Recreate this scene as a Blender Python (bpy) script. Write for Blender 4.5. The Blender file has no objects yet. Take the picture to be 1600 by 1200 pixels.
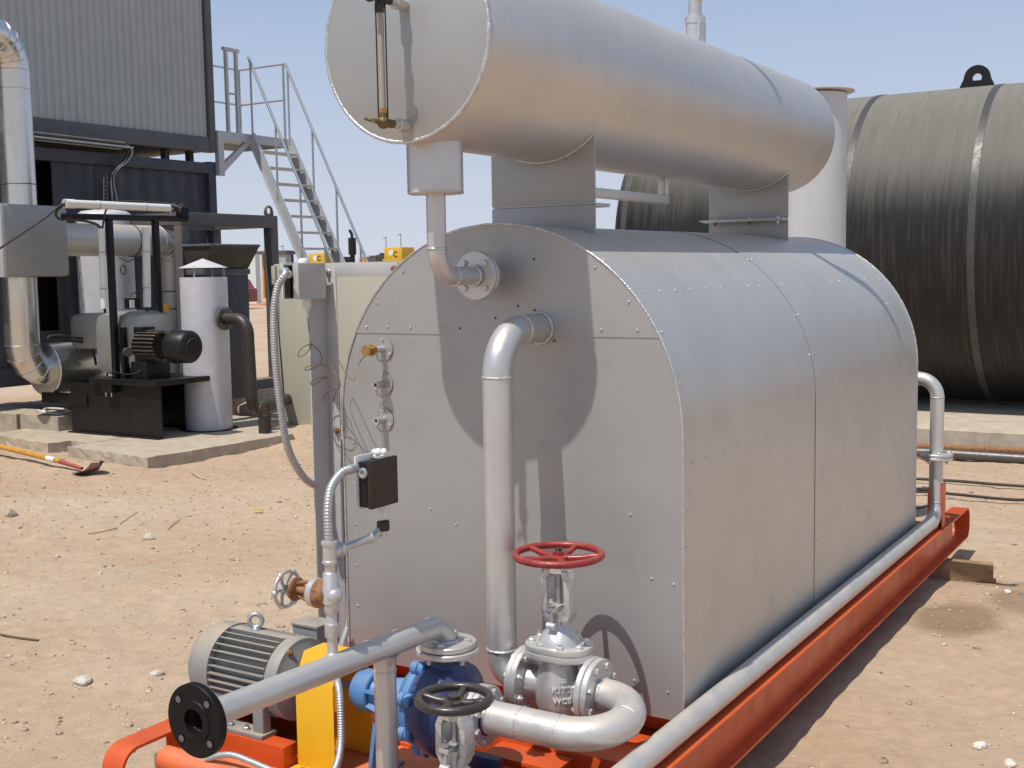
import bpy, bmesh, math, random
import numpy as np
import mathutils.noise as mnoise
from mathutils import Vector, Matrix, Quaternion
random.seed(7); np.random.seed(7)
PI = math.pi
# ------------------------------------------------------------------ camera
CAM = Vector((2.38098, -3.71606, 1.58197))
CR = Vector((0.84933689, 0.52759664, -0.01639021))
CU = Vector((-0.03611563, 0.08906175, 0.99537112))
CF = Vector((-0.5266142, 0.84481346, -0.09469792))
scene = bpy.context.scene
cam = bpy.data.cameras.new('camera'); camo = bpy.data.objects.new('camera', cam)
scene.collection.objects.link(camo)
camo.matrix_world = Matrix(((CR.x, CU.x, -CF.x, CAM.x), (CR.y, CU.y, -CF.y, CAM.y), (CR.z, CU.z, -CF.z, CAM.z), (0, 0, 0, 1)))
cam.sensor_width = 36; cam.lens = 1.8514 * 1000 / 1600 * 36
cam.clip_start = .05; cam.clip_end = 12000
scene.camera = camo
# ------------------------------------------------------------------ sky, sun, exposure
SUN = Vector((-.085, -.524, 1.117)).normalized()      # towards the sun
elev = math.asin(SUN.z); azim = math.atan2(SUN.x, SUN.y)
w = bpy.data.worlds.new('World'); scene.world = w; w.use_nodes = True
nt = w.node_tree; nt.nodes.clear()
sky = nt.nodes.new('ShaderNodeTexSky'); sky.sky_type = 'NISHITA'; sky.sun_disc = False
sky.sun_elevation = elev; sky.sun_rotation = azim
sky.altitude = 100; sky.air_density = 1.0; sky.dust_density = 1.0; sky.ozone_density = 1.3
bg = nt.nodes.new('ShaderNodeBackground'); bg.inputs['Strength'].default_value = .105
wo = nt.nodes.new('ShaderNodeOutputWorld')
# pale desert haze over the clear-sky model, thickest at the horizon, the same all round
tcw = nt.nodes.new('ShaderNodeTexCoord'); sxw = nt.nodes.new('ShaderNodeSeparateXYZ'); nt.links.new(tcw.outputs['Generated'], sxw.inputs[0])
hz = nt.nodes.new('ShaderNodeValToRGB'); hz.color_ramp.interpolation = 'EASE'; ce = hz.color_ramp.elements
ce[0].position = 0; ce[0].color = (.97, .97, .97, 1); ce[1].position = .75; ce[1].color = (.55, .55, .55, 1)
k1 = ce.new(.10); k1.color = (.86, .86, .86, 1); k2 = ce.new(.32); k2.color = (.62, .62, .62, 1)
nt.links.new(sxw.outputs[2], hz.inputs[0])
hc = nt.nodes.new('ShaderNodeValToRGB'); he = hc.color_ramp.elements; he[0].position = 0; he[1].position = .30
he[0].color = (.65, .69, .79, 1); he[1].color = (.375, .505, .75, 1); h3 = he.new(.9); h3.color = (.33, .43, .60, 1); nt.links.new(sxw.outputs[2], hc.inputs[0])
hs = nt.nodes.new('ShaderNodeVectorMath'); hs.operation = 'SCALE'; hs.inputs['Scale'].default_value = 1 / .105; nt.links.new(hc.outputs[0], hs.inputs[0])
mw = nt.nodes.new('ShaderNodeMixRGB'); nt.links.new(hz.outputs[0], mw.inputs[0]); nt.links.new(sky.outputs[0], mw.inputs[1]); nt.links.new(hs.outputs[0], mw.inputs[2])
nt.links.new(mw.outputs[0], bg.inputs[0]); nt.links.new(bg.outputs[0], wo.inputs[0])
sl = bpy.data.lights.new('sun', 'SUN'); sl.energy = 4.2; sl.angle = math.radians(.53); sl.color = (1, .955, .88)
so = bpy.data.objects.new('sun', sl); scene.collection.objects.link(so)
so.rotation_euler = SUN.to_track_quat('Z', 'Y').to_euler(); so.location = (0, -5, 20)
vs = scene.view_settings; vs.view_transform = 'Standard'; vs.look = 'None'; vs.exposure = 0; vs.gamma = 1
vs.use_curve_mapping = False

def at(px, py, ax, v):
    """world point where the line of sight through a photo pixel meets the plane ax = v"""
    d = CF + CR * ((px - 800) / 1851.4) + CU * ((600 - py) / 1851.4)
    i = 'xyz'.index(ax); t = (v - CAM[i]) / d[i]
    return CAM + d * t
# ------------------------------------------------------------------ materials
MATS = {}
def N(nt, t, **kw):
    n = nt.nodes.new('ShaderNode' + t)
    for k, v in kw.items():
        if k in n.inputs: n.inputs[k].default_value = v
        else: setattr(n, k, v)
    return n
DUST = (.47, .345, .225, 1)
def mat(name, col, rough=.5, metal=0., var=.12, vscale=6., bump=.1, bscale=60., dust=0., dscale=9., speck=0., speckcol=(.2, .08, .03, 1), wave=0., wscale=2.2, coat=0., spec=.5, rvar=.1, smudge=0.):
    if name in MATS: return MATS[name]
    m = bpy.data.materials.new(name); m.use_nodes = True; nt = m.node_tree
    b = nt.nodes['Principled BSDF']; L = nt.links.new
    tc = N(nt, 'TexCoord'); C = tc.outputs['Object']
    n1 = N(nt, 'TexNoise', Scale=vscale, Detail=6., Roughness=.6); L(C, n1.inputs['Vector'])
    r1 = N(nt, 'MapRange'); r1.inputs[1].default_value = .3; r1.inputs[2].default_value = .7
    r1.inputs[3].default_value = 1 - var; r1.inputs[4].default_value = 1 + var; L(n1.outputs[0], r1.inputs[0])
    mx = N(nt, 'VectorMath', operation='SCALE'); mx.inputs[0].default_value = col[:3]; L(r1.outputs[0], mx.inputs['Scale'])
    out = mx.outputs[0]
    metal_out = None
    rr = N(nt, 'MapRange'); rr.inputs[1].default_value = .3; rr.inputs[2].default_value = .7
    rr.inputs[3].default_value = max(rough - rvar, .05); rr.inputs[4].default_value = min(rough + rvar, 1)
    n2 = N(nt, 'TexNoise', Scale=vscale * 2.3, Detail=4.); L(C, n2.inputs['Vector']); L(n2.outputs[0], rr.inputs[0])
    rout = rr.outputs[0]
    if speck > 0:
        n3 = N(nt, 'TexNoise', Scale=38., Detail=5., Roughness=.7); L(C, n3.inputs['Vector'])
        s = N(nt, 'MapRange'); s.inputs[1].default_value = .72 - speck * .12; s.inputs[2].default_value = .76 - speck * .12; L(n3.outputs[0], s.inputs[0])
        mm = N(nt, 'MixRGB'); mm.inputs[2].default_value = speckcol; L(s.outputs[0], mm.inputs[0]); L(out, mm.inputs[1]); out = mm.outputs[0]
    if smudge > 0:      # hand marks, fine scuffs and faint run-down streaks
        na = N(nt, 'TexNoise', Scale=5.5, Detail=9., Roughness=.72); L(C, na.inputs['Vector'])
        sa = N(nt, 'MapRange'); sa.inputs[1].default_value = .56; sa.inputs[2].default_value = .70; sa.inputs[4].default_value = smudge; L(na.outputs[0], sa.inputs[0])
        mpz = N(nt, 'Mapping'); mpz.inputs['Scale'].default_value = (7, 7, .8); L(C, mpz.inputs[0])
        nz_ = N(nt, 'TexNoise', Scale=1.2, Detail=6., Roughness=.65); L(mpz.outputs[0], nz_.inputs['Vector'])
        sb = N(nt, 'MapRange'); sb.inputs[1].default_value = .52; sb.inputs[2].default_value = .75; sb.inputs[4].default_value = smudge * .3; L(nz_.outputs[0], sb.inputs[0])
        mps = N(nt, 'Mapping'); mps.inputs['Scale'].default_value = (4, 4, 60); mps.inputs['Rotation'].default_value = (.5, .3, .4); L(C, mps.inputs[0])
        ns = N(nt, 'TexNoise', Scale=2.4, Detail=3., Roughness=.5); L(mps.outputs[0], ns.inputs['Vector'])
        sc_ = N(nt, 'MapRange'); sc_.inputs[1].default_value = .70; sc_.inputs[2].default_value = .74; sc_.inputs[4].default_value = smudge * 2.2; L(ns.outputs[0], sc_.inputs[0])
        s1 = N(nt, 'Math', operation='ADD'); L(sa.outputs[0], s1.inputs[0]); L(sb.outputs[0], s1.inputs[1])
        s2 = N(nt, 'Math', operation='ADD'); L(s1.outputs[0], s2.inputs[0]); L(sc_.outputs[0], s2.inputs[1])
        msm = N(nt, 'MixRGB'); msm.inputs[2].default_value = (.17, .16, .155, 1); L(s2.outputs[0], msm.inputs[0]); L(out, msm.inputs[1]); out = msm.outputs[0]
        ra = N(nt, 'Math', operation='MULTIPLY_ADD'); L(s1.outputs[0], ra.inputs[0]); ra.inputs[1].default_value = .8; L(rout, ra.inputs[2]); rout = ra.outputs[0]
    if dust > 0:
        g = N(nt, 'NewGeometry'); sx = N(nt, 'SeparateXYZ'); L(g.outputs['Normal'], sx.inputs[0])
        up = N(nt, 'MapRange'); up.inputs[1].default_value = .15; up.inputs[2].default_value = .95; L(sx.outputs[2], up.inputs[0])
        n4 = N(nt, 'TexNoise', Scale=dscale, Detail=7., Roughness=.65); L(C, n4.inputs['Vector'])
        d1 = N(nt, 'MapRange'); d1.inputs[1].default_value = .3; d1.inputs[2].default_value = .65; L(n4.outputs[0], d1.inputs[0])
        pr = N(nt, 'Math', operation='MULTIPLY'); L(up.outputs[0], pr.inputs[0]); L(d1.outputs[0], pr.inputs[1])
        p2 = N(nt, 'Math', operation='MULTIPLY'); L(pr.outputs[0], p2.inputs[0]); p2.inputs[1].default_value = dust
        p3 = N(nt, 'MapRange'); p3.inputs[3].default_value = dust * .07; p3.inputs[4].default_value = min(1, dust * .9 + .07); L(p2.outputs[0], p3.inputs[0])
        mm = N(nt, 'MixRGB'); mm.inputs[2].default_value = DUST; L(p3.outputs[0], mm.inputs[0]); L(out, mm.inputs[1]); out = mm.outputs[0]
        if metal > 0:
            q = N(nt, 'MapRange'); q.inputs[3].default_value = metal; q.inputs[4].default_value = 0; L(p3.outputs[0], q.inputs[0]); metal_out = q.outputs[0]
        mr = N(nt, 'MixRGB'); mr.inputs[2].default_value = (.85, .85, .85, 1); L(p3.outputs[0], mr.inputs[0]); L(rout, mr.inputs[1]); rout = mr.outputs[0]
    L(out, b.inputs['Base Color']); L(rout, b.inputs['Roughness'])
    if metal_out: L(metal_out, b.inputs['Metallic'])
    else: b.inputs['Metallic'].default_value = metal
    b.inputs['Specular IOR Level'].default_value = spec
    if coat: b.inputs['Coat Weight'].default_value = coat; b.inputs['Coat Roughness'].default_value = .2
    nb = N(nt, 'TexNoise', Scale=bscale, Detail=5., Roughness=.6); L(C, nb.inputs['Vector'])
    bp = N(nt, 'Bump', Strength=bump, Distance=.004); L(nb.outputs[0], bp.inputs['Height'])
    last = bp
    if wave > 0:
        nw = N(nt, 'TexNoise', Scale=wscale, Detail=1.5); L(C, nw.inputs['Vector'])
        bw = N(nt, 'Bump', Strength=wave, Distance=.05); L(nw.outputs[0], bw.inputs['Height']); L(bw.outputs[0], bp.inputs['Normal'])
    L(bp.outputs[0], b.inputs['Normal'])
    MATS[name] = m; return m

ALU = mat('aluminium_paint', (.59, .59, .58), .36, .65, .06, 9, .22, 150, dust=.45, wave=.03, wscale=6, rvar=.04)
ALUD = mat('aluminium_paint_dusty', (.60, .60, .59), .38, .6, .08, 9, .3, 130, dust=.7, speck=.12, speckcol=(.17, .14, .13, 1))
DRUM = mat('drum_paint', (.58, .57, .55), .40, .62, .04, 3, .08, 180, dust=.42, dscale=4, wave=.03, wscale=3, rvar=.03, smudge=.10)
CLAD = mat('cladding_sheet', (.575, .565, .54), .42, .62, .05, 2.5, .04, 220, dust=.34, dscale=3, wave=.10, wscale=2.2, rvar=.03, smudge=.12)
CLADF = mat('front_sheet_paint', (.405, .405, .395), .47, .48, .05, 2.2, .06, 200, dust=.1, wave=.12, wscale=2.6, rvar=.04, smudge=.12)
WELD = mat('weld_bead', (.6, .6, .6), .3, .6, .2, 40, .9, 90, dust=.3)
ORANGE = mat('orange_paint', (.58, .075, .008), .42, 0, .14, 5, .1, 60, dust=.22, speck=.28, speckcol=(.16, .05, .025, 1), coat=.15)
ORANGEP = mat('orange_paint_faded', (.66, .12, .03), .55, 0, .14, 7, .15, 60, dust=.6)
BLUE = mat('pump_blue', (.060, .215, .47), .42, 0, .12, 12, .2, 90, dust=.5)
NAVY = mat('pump_casing_shade_navy', (.010, .034, .14), .4, 0, .2, 12, .3, 90, dust=.35, speck=.2, speckcol=(.2, .15, .1, 1))  # casing blue taken darker, putting the shade of its side into the colour
YEL = mat('guard_yellow', (.72, .40, .004), .45, 0, .06, 5, .05, 60, dust=.3, speck=.12, speckcol=(.25, .14, .03, 1))
MOTG = mat('motor_grey', (.23, .25, .25), .5, .1, .1, 12, .15, 90, dust=.9)
BLK = mat('black_paint', (.007, .007, .008), .4, 0, .2, 12, .2, 90, dust=.08, spec=.35)
BLKF = mat('black_flange_paint', (.005, .0045, .006), .5, 0, .25, 25, .25, 90, dust=.03, spec=.22)
WHEELB = mat('black_wheel_paint', (.014, .014, .017), .33, 0, .2, 30, .3, 80, dust=.3, coat=.2)
WHEELR = mat('red_wheel_paint', (.27, .010, .012), .42, 0, .3, 30, .4, 80, dust=.35, speck=.25, speckcol=(.25, .16, .11, 1), coat=.2)
SILV = mat('cast_silver', (.63, .63, .62), .36, .62, .06, 25, .25, 110, dust=.45, rvar=.05)
SILVD = mat('cast_silver_worn', (.50, .51, .51), .42, .55, .12, 30, .4, 90, dust=.3, speck=.4, speckcol=(.09, .07, .06, 1))
RUST = mat('rusty_iron', (.25, .12, .045), .8, .1, .6, 60, .6, 70, dust=.35)
BRASS = mat('brass_fitting', (.45, .27, .08), .45, .7, .2, 40, .3, 70)
BRASSD = mat('dirty_brass', (.16, .12, .05), .6, .5, .4, 60, .5, 70)
STEEL = mat('galvanised_steel', (.44, .46, .47), .42, .65, .12, 30, .15, 90, dust=.2)
FLEX = mat('flexible_conduit_steel', (.50, .51, .51), .42, .75, .1, 60, .1, 90, dust=.3)
GREYP = mat('grey_steel_paint', (.49, .49, .48), .5, .15, .06, 6, .1, 90, dust=.25)
CREAM = mat('cream_cabinet', (.44, .425, .345), .6, 0, .03, 2, .03, 90, dust=.2)
WHITEP = mat('white_plastic', (.72, .72, .68), .45, 0, .05, 12, .05, 90, dust=.2)
BROWNB = mat('brown_black_cover', (.022, .012, .009), .42, 0, .1, 12, .1, 90, dust=.12)
COPPER = mat('copper_capillary', (.16, .09, .045), .5, .4, .2, 30, .1, 90)
GLASS = mat('gauge_glass', (.36, .31, .25), .10, 0, .03, 10, .0, 90)
DUCT = mat('duct_cladding', (.64, .64, .62), .24, .92, .03, 5, .02, 120, dust=.35, dscale=3, wave=.02, wscale=3, rvar=.03)
DUCTD = mat('dusty_duct_cladding', (.62, .61, .58), .38, .6, .04, 5, .03, 120, dust=.8, dscale=4, wave=.02, wscale=3, rvar=.04)
DUCTM = mat('duct_sheet_matt', (.34, .345, .33), .45, .55, .04, 4, .03, 120, dust=.3, rvar=.04)
CONT = mat('container_blue_grey', (.048, .053, .070), .6, 0, .22, 3, .1, 60, dust=.25, speck=.15, speckcol=(.1, .07, .05, 1), smudge=.2)
CONTF = mat('container_frame_grey', (.085, .088, .10), .55, 0, .12, 3, .1, 60, dust=.3)
CORR = mat('corrugated_panel', (.40, .42, .40), .55, .12, .04, 2, .05, 60, dust=.1)
FRAMEG = mat('frame_dark_grey', (.085, .083, .088), .55, 0, .1, 4, .1, 60, dust=.9)
TANKW = mat('chimney_white_paint', (.60, .60, .61), .5, .15, .05, 5, .08, 90, dust=.3)
CYLW = mat('pale_cylinder_paint', (.56, .56, .60), .55, .15, .07, 9, .08, 90, dust=.3, speck=.12, speckcol=(.14, .13, .13, 1))
RUBBER = mat('black_rubber', (.016, .015, .015), .6, 0, .2, 30, .2, 90, dust=.4)
CONC = mat('concrete', (.42, .36, .28), .9, 0, .2, 6, .9, 22, dust=.5, speck=.2, speckcol=(.2, .17, .13, 1))
BLOCK = mat('concrete_block', (.38, .33, .26), .92, 0, .22, 7, .9, 25, dust=.5, speck=.3, speckcol=(.2, .17, .14, 1))
WOOD = mat('old_timber', (.27, .18, .09), .85, 0, .3, 14, .5, 50, dust=.4)
STONE = mat('desert_stone', (.40, .33, .25), .9, 0, .3, 40, .8, 70, dust=.4)
PEB = mat('pebbles', (.45, .355, .265), .9, 0, .8, 23, .6, 70)
TWIG = mat('dry_twig', (.15, .10, .06), .9)
HANDLE = mat('shovel_handle_yellow', (.52, .25, .03), .6, 0, .15, 12, .2, 60, dust=.3)
REDP = mat('red_paint_worn', (.34, .06, .045), .6, 0, .2, 20, .3, 60, dust=.4)
DARKM = mat('dark_machinery', (.03, .03, .03), .6, 0, .5, 6, .3, 30, dust=.6)
YMACH = mat('machine_yellow', (.66, .40, .03), .5, 0, .08, 4, .1, 40, dust=.3)
PIPEB = mat('dark_bitumen_pipe', (.028, .02, .018), .45, 0, .2, 12, .2, 60, dust=.25)
MUDSTEEL = mat('bare_steel_pipe', (.12, .115, .115), .4, .5, .15, 12, .2, 60, dust=.3)

def tank_mat():
    m = bpy.data.materials.new('tank_wrap_dust_and_shade'); m.use_nodes = True; nt = m.node_tree; L = nt.links.new
    b = nt.nodes['Principled BSDF']; tc = N(nt, 'TexCoord'); g = N(nt, 'NewGeometry')
    s = N(nt, 'SeparateXYZ'); L(g.outputs['Normal'], s.inputs[0])
    mp = N(nt, 'Mapping'); mp.inputs['Scale'].default_value = (9, .6, .55); L(tc.outputs['Object'], mp.inputs[0])
    n = N(nt, 'TexNoise', Scale=2.6, Detail=7., Roughness=.7); L(mp.outputs[0], n.inputs['Vector'])
    mp2 = N(nt, 'Mapping'); mp2.inputs['Scale'].default_value = (60, .7, .6); L(tc.outputs['Object'], mp2.inputs[0])
    n2 = N(nt, 'TexNoise', Scale=1.6, Detail=5., Roughness=.6); L(mp2.outputs[0], n2.inputs['Vector'])
    # dust on top and in streaks, with lit top and shaded flank painted in
    up = N(nt, 'MapRange'); up.inputs[1].default_value = .18; up.inputs[2].default_value = .98; L(s.outputs[2], up.inputs[0])
    a = N(nt, 'MapRange'); a.inputs[1].default_value = .3; a.inputs[2].default_value = .7; a.inputs[3].default_value = -.13; a.inputs[4].default_value = .15; L(n.outputs[0], a.inputs[0])
    ad = N(nt, 'Math', operation='ADD'); L(up.outputs[0], ad.inputs[0]); L(a.outputs[0], ad.inputs[1])
    f = N(nt, 'MapRange'); f.inputs[1].default_value = .0; f.inputs[2].default_value = 1.0; L(ad.outputs[0], f.inputs[0])
    st = N(nt, 'MapRange'); st.inputs[1].default_value = .63; st.inputs[2].default_value = .72; st.inputs[4].default_value = .22; L(n2.outputs[0], st.inputs[0])
    mxx = N(nt, 'Math', operation='MAXIMUM'); L(f.outputs[0], mxx.inputs[0]); L(st.outputs[0], mxx.inputs[1])
    sc = N(nt, 'Math', operation='MULTIPLY'); sc.inputs[1].default_value = .92; L(mxx.outputs[0], sc.inputs[0])
    mm = N(nt, 'MixRGB'); mm.inputs[1].default_value = (.012, .011, .011, 1); mm.inputs[2].default_value = (.215, .20, .165, 1)
    L(sc.outputs[0], mm.inputs[0]); L(mm.outputs[0], b.inputs['Base Color'])
    r = N(nt, 'MapRange'); r.inputs[3].default_value = .5; r.inputs[4].default_value = .7; b.inputs['Specular IOR Level'].default_value = .35; L(sc.outputs[0], r.inputs[0]); L(r.outputs[0], b.inputs['Roughness'])
    bp = N(nt, 'Bump', Strength=.04, Distance=.01); L(n.outputs[0], bp.inputs['Height']); L(bp.outputs[0], b.inputs['Normal'])
    return m
TANK = tank_mat()

def ground_mat():
    m = bpy.data.materials.new('desert_sand'); m.use_nodes = True; nt = m.node_tree; L = nt.links.new
    b = nt.nodes['Principled BSDF']; tc = N(nt, 'TexCoord'); C = tc.outputs['Object']
    n1 = N(nt, 'TexNoise', Scale=.55, Detail=8., Roughness=.6); L(C, n1.inputs['Vector'])
    cr = N(nt, 'ValToRGB'); e = cr.color_ramp.elements
    e[0].position = .32; e[0].color = (.45, .312, .205, 1); e[1].position = .68; e[1].color = (.515, .40, .29, 1)
    k = cr.color_ramp.elements.new(.5); k.color = (.485, .355, .245, 1); L(n1.outputs[0], cr.inputs[0])
    n2 = N(nt, 'TexNoise', Scale=13., Detail=8., Roughness=.7); L(C, n2.inputs['Vector'])
    r = N(nt, 'MapRange'); r.inputs[1].default_value = .3; r.inputs[2].default_value = .7; r.inputs[3].default_value = .86; r.inputs[4].default_value = 1.12; L(n2.outputs[0], r.inputs[0])
    v = N(nt, 'VectorMath', operation='SCALE'); L(cr.outputs[0], v.inputs[0]); L(r.outputs[0], v.inputs['Scale'])
    out = v.outputs[0]
    # pale chalky patches, greyer gravel patches
    n3 = N(nt, 'TexNoise', Scale=1.3, Detail=6., Roughness=.65); L(C, n3.inputs['Vector'])
    a = N(nt, 'MapRange'); a.inputs[1].default_value = .56; a.inputs[2].default_value = .72; a.inputs[4].default_value = .45; L(n3.outputs[0], a.inputs[0])
    mm = N(nt, 'MixRGB'); mm.inputs[2].default_value = (.45, .38, .29, 1); L(a.outputs[0], mm.inputs[0]); L(out, mm.inputs[1]); out = mm.outputs[0]
    # grains
    vo = N(nt, 'TexVoronoi', Scale=85.); L(C, vo.inputs['Vector'])
    n5 = N(nt, 'TexNoise', Scale=5., Detail=5.); L(C, n5.inputs['Vector'])
    gr = N(nt, 'MapRange'); gr.inputs[1].default_value = .16; gr.inputs[2].default_value = .10; gr.inputs[3].default_value = 0; gr.inputs[4].default_value = .55; L(vo.outputs['Distance'], gr.inputs[0])
    g5 = N(nt, 'MapRange'); g5.inputs[1].default_value = .45; g5.inputs[2].default_value = .62; L(n5.outputs[0], g5.inputs[0])
    gm = N(nt, 'Math', operation='MULTIPLY'); L(gr.outputs[0], gm.inputs[0]); L(g5.outputs[0], gm.inputs[1])
    vc = N(nt, 'SeparateXYZ'); L(vo.outputs['Color'], vc.inputs[0])
    cc = N(nt, 'MixRGB'); cc.inputs[1].default_value = (.16, .11, .07, 1); cc.inputs[2].default_value = (.62, .54, .44, 1); L(vc.outputs[0], cc.inputs[0])
    mg = N(nt, 'MixRGB'); L(gm.outputs[0], mg.inputs[0]); L(out, mg.inputs[1]); L(cc.outputs[0], mg.inputs[2]); out = mg.outputs[0]
    # damp oil-brown stains beside the skid
    sp = N(nt, 'SeparateXYZ'); L(C, sp.inputs[0])
    cur = None
    for (cx, cy, rx, ry, am) in [(1.12, 2.75, .24, .42, .6), (1.75, .62, .28, .2, .6), (1.35, 3.3, .2, .35, .5), (1.2, 3.7, .45, .12, .35)]:
        q = N(nt, 'VectorMath', operation='SUBTRACT'); L(C, q.inputs[0]); q.inputs[1].default_value = (cx, cy, -.3)
        q2 = N(nt, 'VectorMath', operation='MULTIPLY'); L(q.outputs[0], q2.inputs[0]); q2.inputs[1].default_value = (1 / rx, 1 / ry, 0)
        q3 = N(nt, 'VectorMath', operation='LENGTH'); L(q2.outputs[0], q3.inputs[0])
        q4 = N(nt, 'Math', operation='ADD'); L(q3.outputs['Value'], q4.inputs[0]); L(n3.outputs[0], q4.inputs[1])
        q5 = N(nt, 'MapRange'); q5.inputs[1].default_value = 1.6; q5.inputs[2].default_value = 1.15; q5.inputs[3].default_value = 0; q5.inputs[4].default_value = am; L(q4.outputs[0], q5.inputs[0])
        if cur is None: cur = q5.outputs[0]
        else:
            q6 = N(nt, 'Math', operation='MAXIMUM'); L(cur, q6.inputs[0]); L(q5.outputs[0], q6.inputs[1]); cur = q6.outputs[0]
    ms = N(nt, 'MixRGB'); ms.inputs[2].default_value = (.17, .105, .055, 1); L(cur, ms.inputs[0]); L(out, ms.inputs[1]); out = ms.outputs[0]
    L(out, b.inputs['Base Color']); b.inputs['Roughness'].default_value = .95; b.inputs['Specular IOR Level'].default_value = .2
    nb = N(nt, 'TexNoise', Scale=26., Detail=9., Roughness=.72); L(C, nb.inputs['Vector'])
    b1 = N(nt, 'Bump', Strength=.75, Distance=.02); L(nb.outputs[0], b1.inputs['Height'])
    b2 = N(nt, 'Bump', Strength=.5, Distance=.006); L(gm.outputs[0], b2.inputs['Height']); L(b1.outputs[0], b2.inputs['Normal'])
    L(b2.outputs[0], b.inputs['Normal'])
    return m
GROUND = ground_mat()
# ------------------------------------------------------------------ mesh helpers
COL = scene.collection
class M:
    def __init__(s): s.v = []; s.f = []
    def add(s, vs, fs):
        o = len(s.v); s.v += [tuple(v) for v in vs]; s.f += [tuple(i + o for i in f) for f in fs]; return s
    def box(s, x0, x1, y0, y1, z0, z1, T=None):
        vs = [(x, y, z) for z in (z0, z1) for y in (y0, y1) for x in (x0, x1)]
        if T: vs = [T @ Vector(v) for v in vs]
        return s.add(vs, [(0, 2, 3, 1), (4, 5, 7, 6), (0, 1, 5, 4), (2, 6, 7, 3), (0, 4, 6, 2), (1, 3, 7, 5)])
    def lathe(s, o, ax, prof, n=32):
        o = Vector(o); a = Vector(ax).normalized(); u = a.orthogonal().normalized()
        if abs(a.z) < .9: u = (Vector((0, 0, 1)) - a * a.z).normalized()
        else: u = (Vector((1, 0, 0)) - a * a.x).normalized()
        v = a.cross(u); vs = []; fs = []
        for t, r in prof:
            for k in range(n):
                c = 2 * PI * k / n; vs.append(o + a * t + (u * math.cos(c) + v * math.sin(c)) * max(r, 1e-5))
        for i in range(len(prof) - 1):
            for k in range(n):
                k2 = (k + 1) % n; fs.append((i * n + k, i * n + k2, (i + 1) * n + k2, (i + 1) * n + k))
        fs.append(tuple(range(n))[::-1]); fs.append(tuple((len(prof) - 1) * n + k for k in range(n)))
        return s.add(vs, fs)
    def cyl(s, p0, p1, r, n=20, r2=None):
        p0 = Vector(p0); p1 = Vector(p1); return s.lathe(p0, p1 - p0, [(0, r), ((p1 - p0).length, r if r2 is None else r2)], n)
    def tube(s, pts, r, n=20, caps=True, rad=None):
        pts = [Vector(p) for p in pts]; N_ = len(pts); T = []
        for i in range(N_):
            a = pts[min(i + 1, N_ - 1)] - pts[max(i - 1, 0)]; T.append(a.normalized())
        u = T[0].orthogonal().normalized(); vs = []; fs = []
        for i in range(N_):
            if i: u = (T[i - 1].rotation_difference(T[i]) @ u)
            u = (u - T[i] * u.dot(T[i])).normalized(); v = T[i].cross(u)
            rr = rad[i] if rad else r
            for k in range(n):
                c = 2 * PI * k / n; vs.append(pts[i] + (u * math.cos(c) + v * math.sin(c)) * rr)
        for i in range(N_ - 1):
            for k in range(n):
                k2 = (k + 1) % n; fs.append((i * n + k, i * n + k2, (i + 1) * n + k2, (i + 1) * n + k))
        if caps: fs.append(tuple(range(n))[::-1]); fs.append(tuple((N_ - 1) * n + k for k in range(n)))
        return s.add(vs, fs)
    def torus(s, c, ax, R, r, n=40, m=10, jit=0):
        c = Vector(c); a = Vector(ax).normalized(); u = a.orthogonal().normalized(); v = a.cross(u); vs = []; fs = []
        for i in range(n):
            t = 2 * PI * i / n; d = u * math.cos(t) + v * math.sin(t); q = r * (1 + random.uniform(-jit, jit)); off = random.uniform(-jit, jit) * r * .5
            for k in range(m):
                p = 2 * PI * k / m; vs.append(c + d * (R + q * math.cos(p)) + a * (q * math.sin(p) + off))
        for i in range(n):
            for k in range(m):
                i2 = (i + 1) % n; k2 = (k + 1) % m; fs.append((i * m + k, i2 * m + k, i2 * m + k2, i * m + k2))
        return s.add(vs, fs)
    def prism(s, pts, d):           # closed outline of 3-D points, extruded by vector d
        d = Vector(d); n = len(pts); a = [Vector(p) for p in pts]; vs = a + [p + d for p in a]
        fs = [tuple(range(n))[::-1], tuple(range(n, 2 * n))] + [(i, (i + 1) % n, (i + 1) % n + n, i + n) for i in range(n)]
        return s.add(vs, fs)
    def sphere(s, c, r, n=12, m=8, sc=(1, 1, 1)):
        vs = []; fs = []
        for j in range(m + 1):
            p = PI * j / m
            for k in range(n):
                t = 2 * PI * k / n; vs.append((c[0] + r * sc[0] * max(math.sin(p), 1e-4) * math.cos(t), c[1] + r * sc[1] * max(math.sin(p), 1e-4) * math.sin(t), c[2] + r * sc[2] * math.cos(p)))
        for j in range(m):
            for k in range(n):
                k2 = (k + 1) % n; fs.append((j * n + k, (j + 1) * n + k, (j + 1) * n + k2, j * n + k2))
        return s.add(vs, fs)
def wl(o):
    p = Vector((0, 0, 0))
    while o: p += o.location; o = o.parent
    return p
def link(name, me, parent=None, loc=(0, 0, 0)):
    o = bpy.data.objects.new(name, me); COL.objects.link(o); o.location = loc
    if parent: o.parent = parent
    return o
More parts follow.
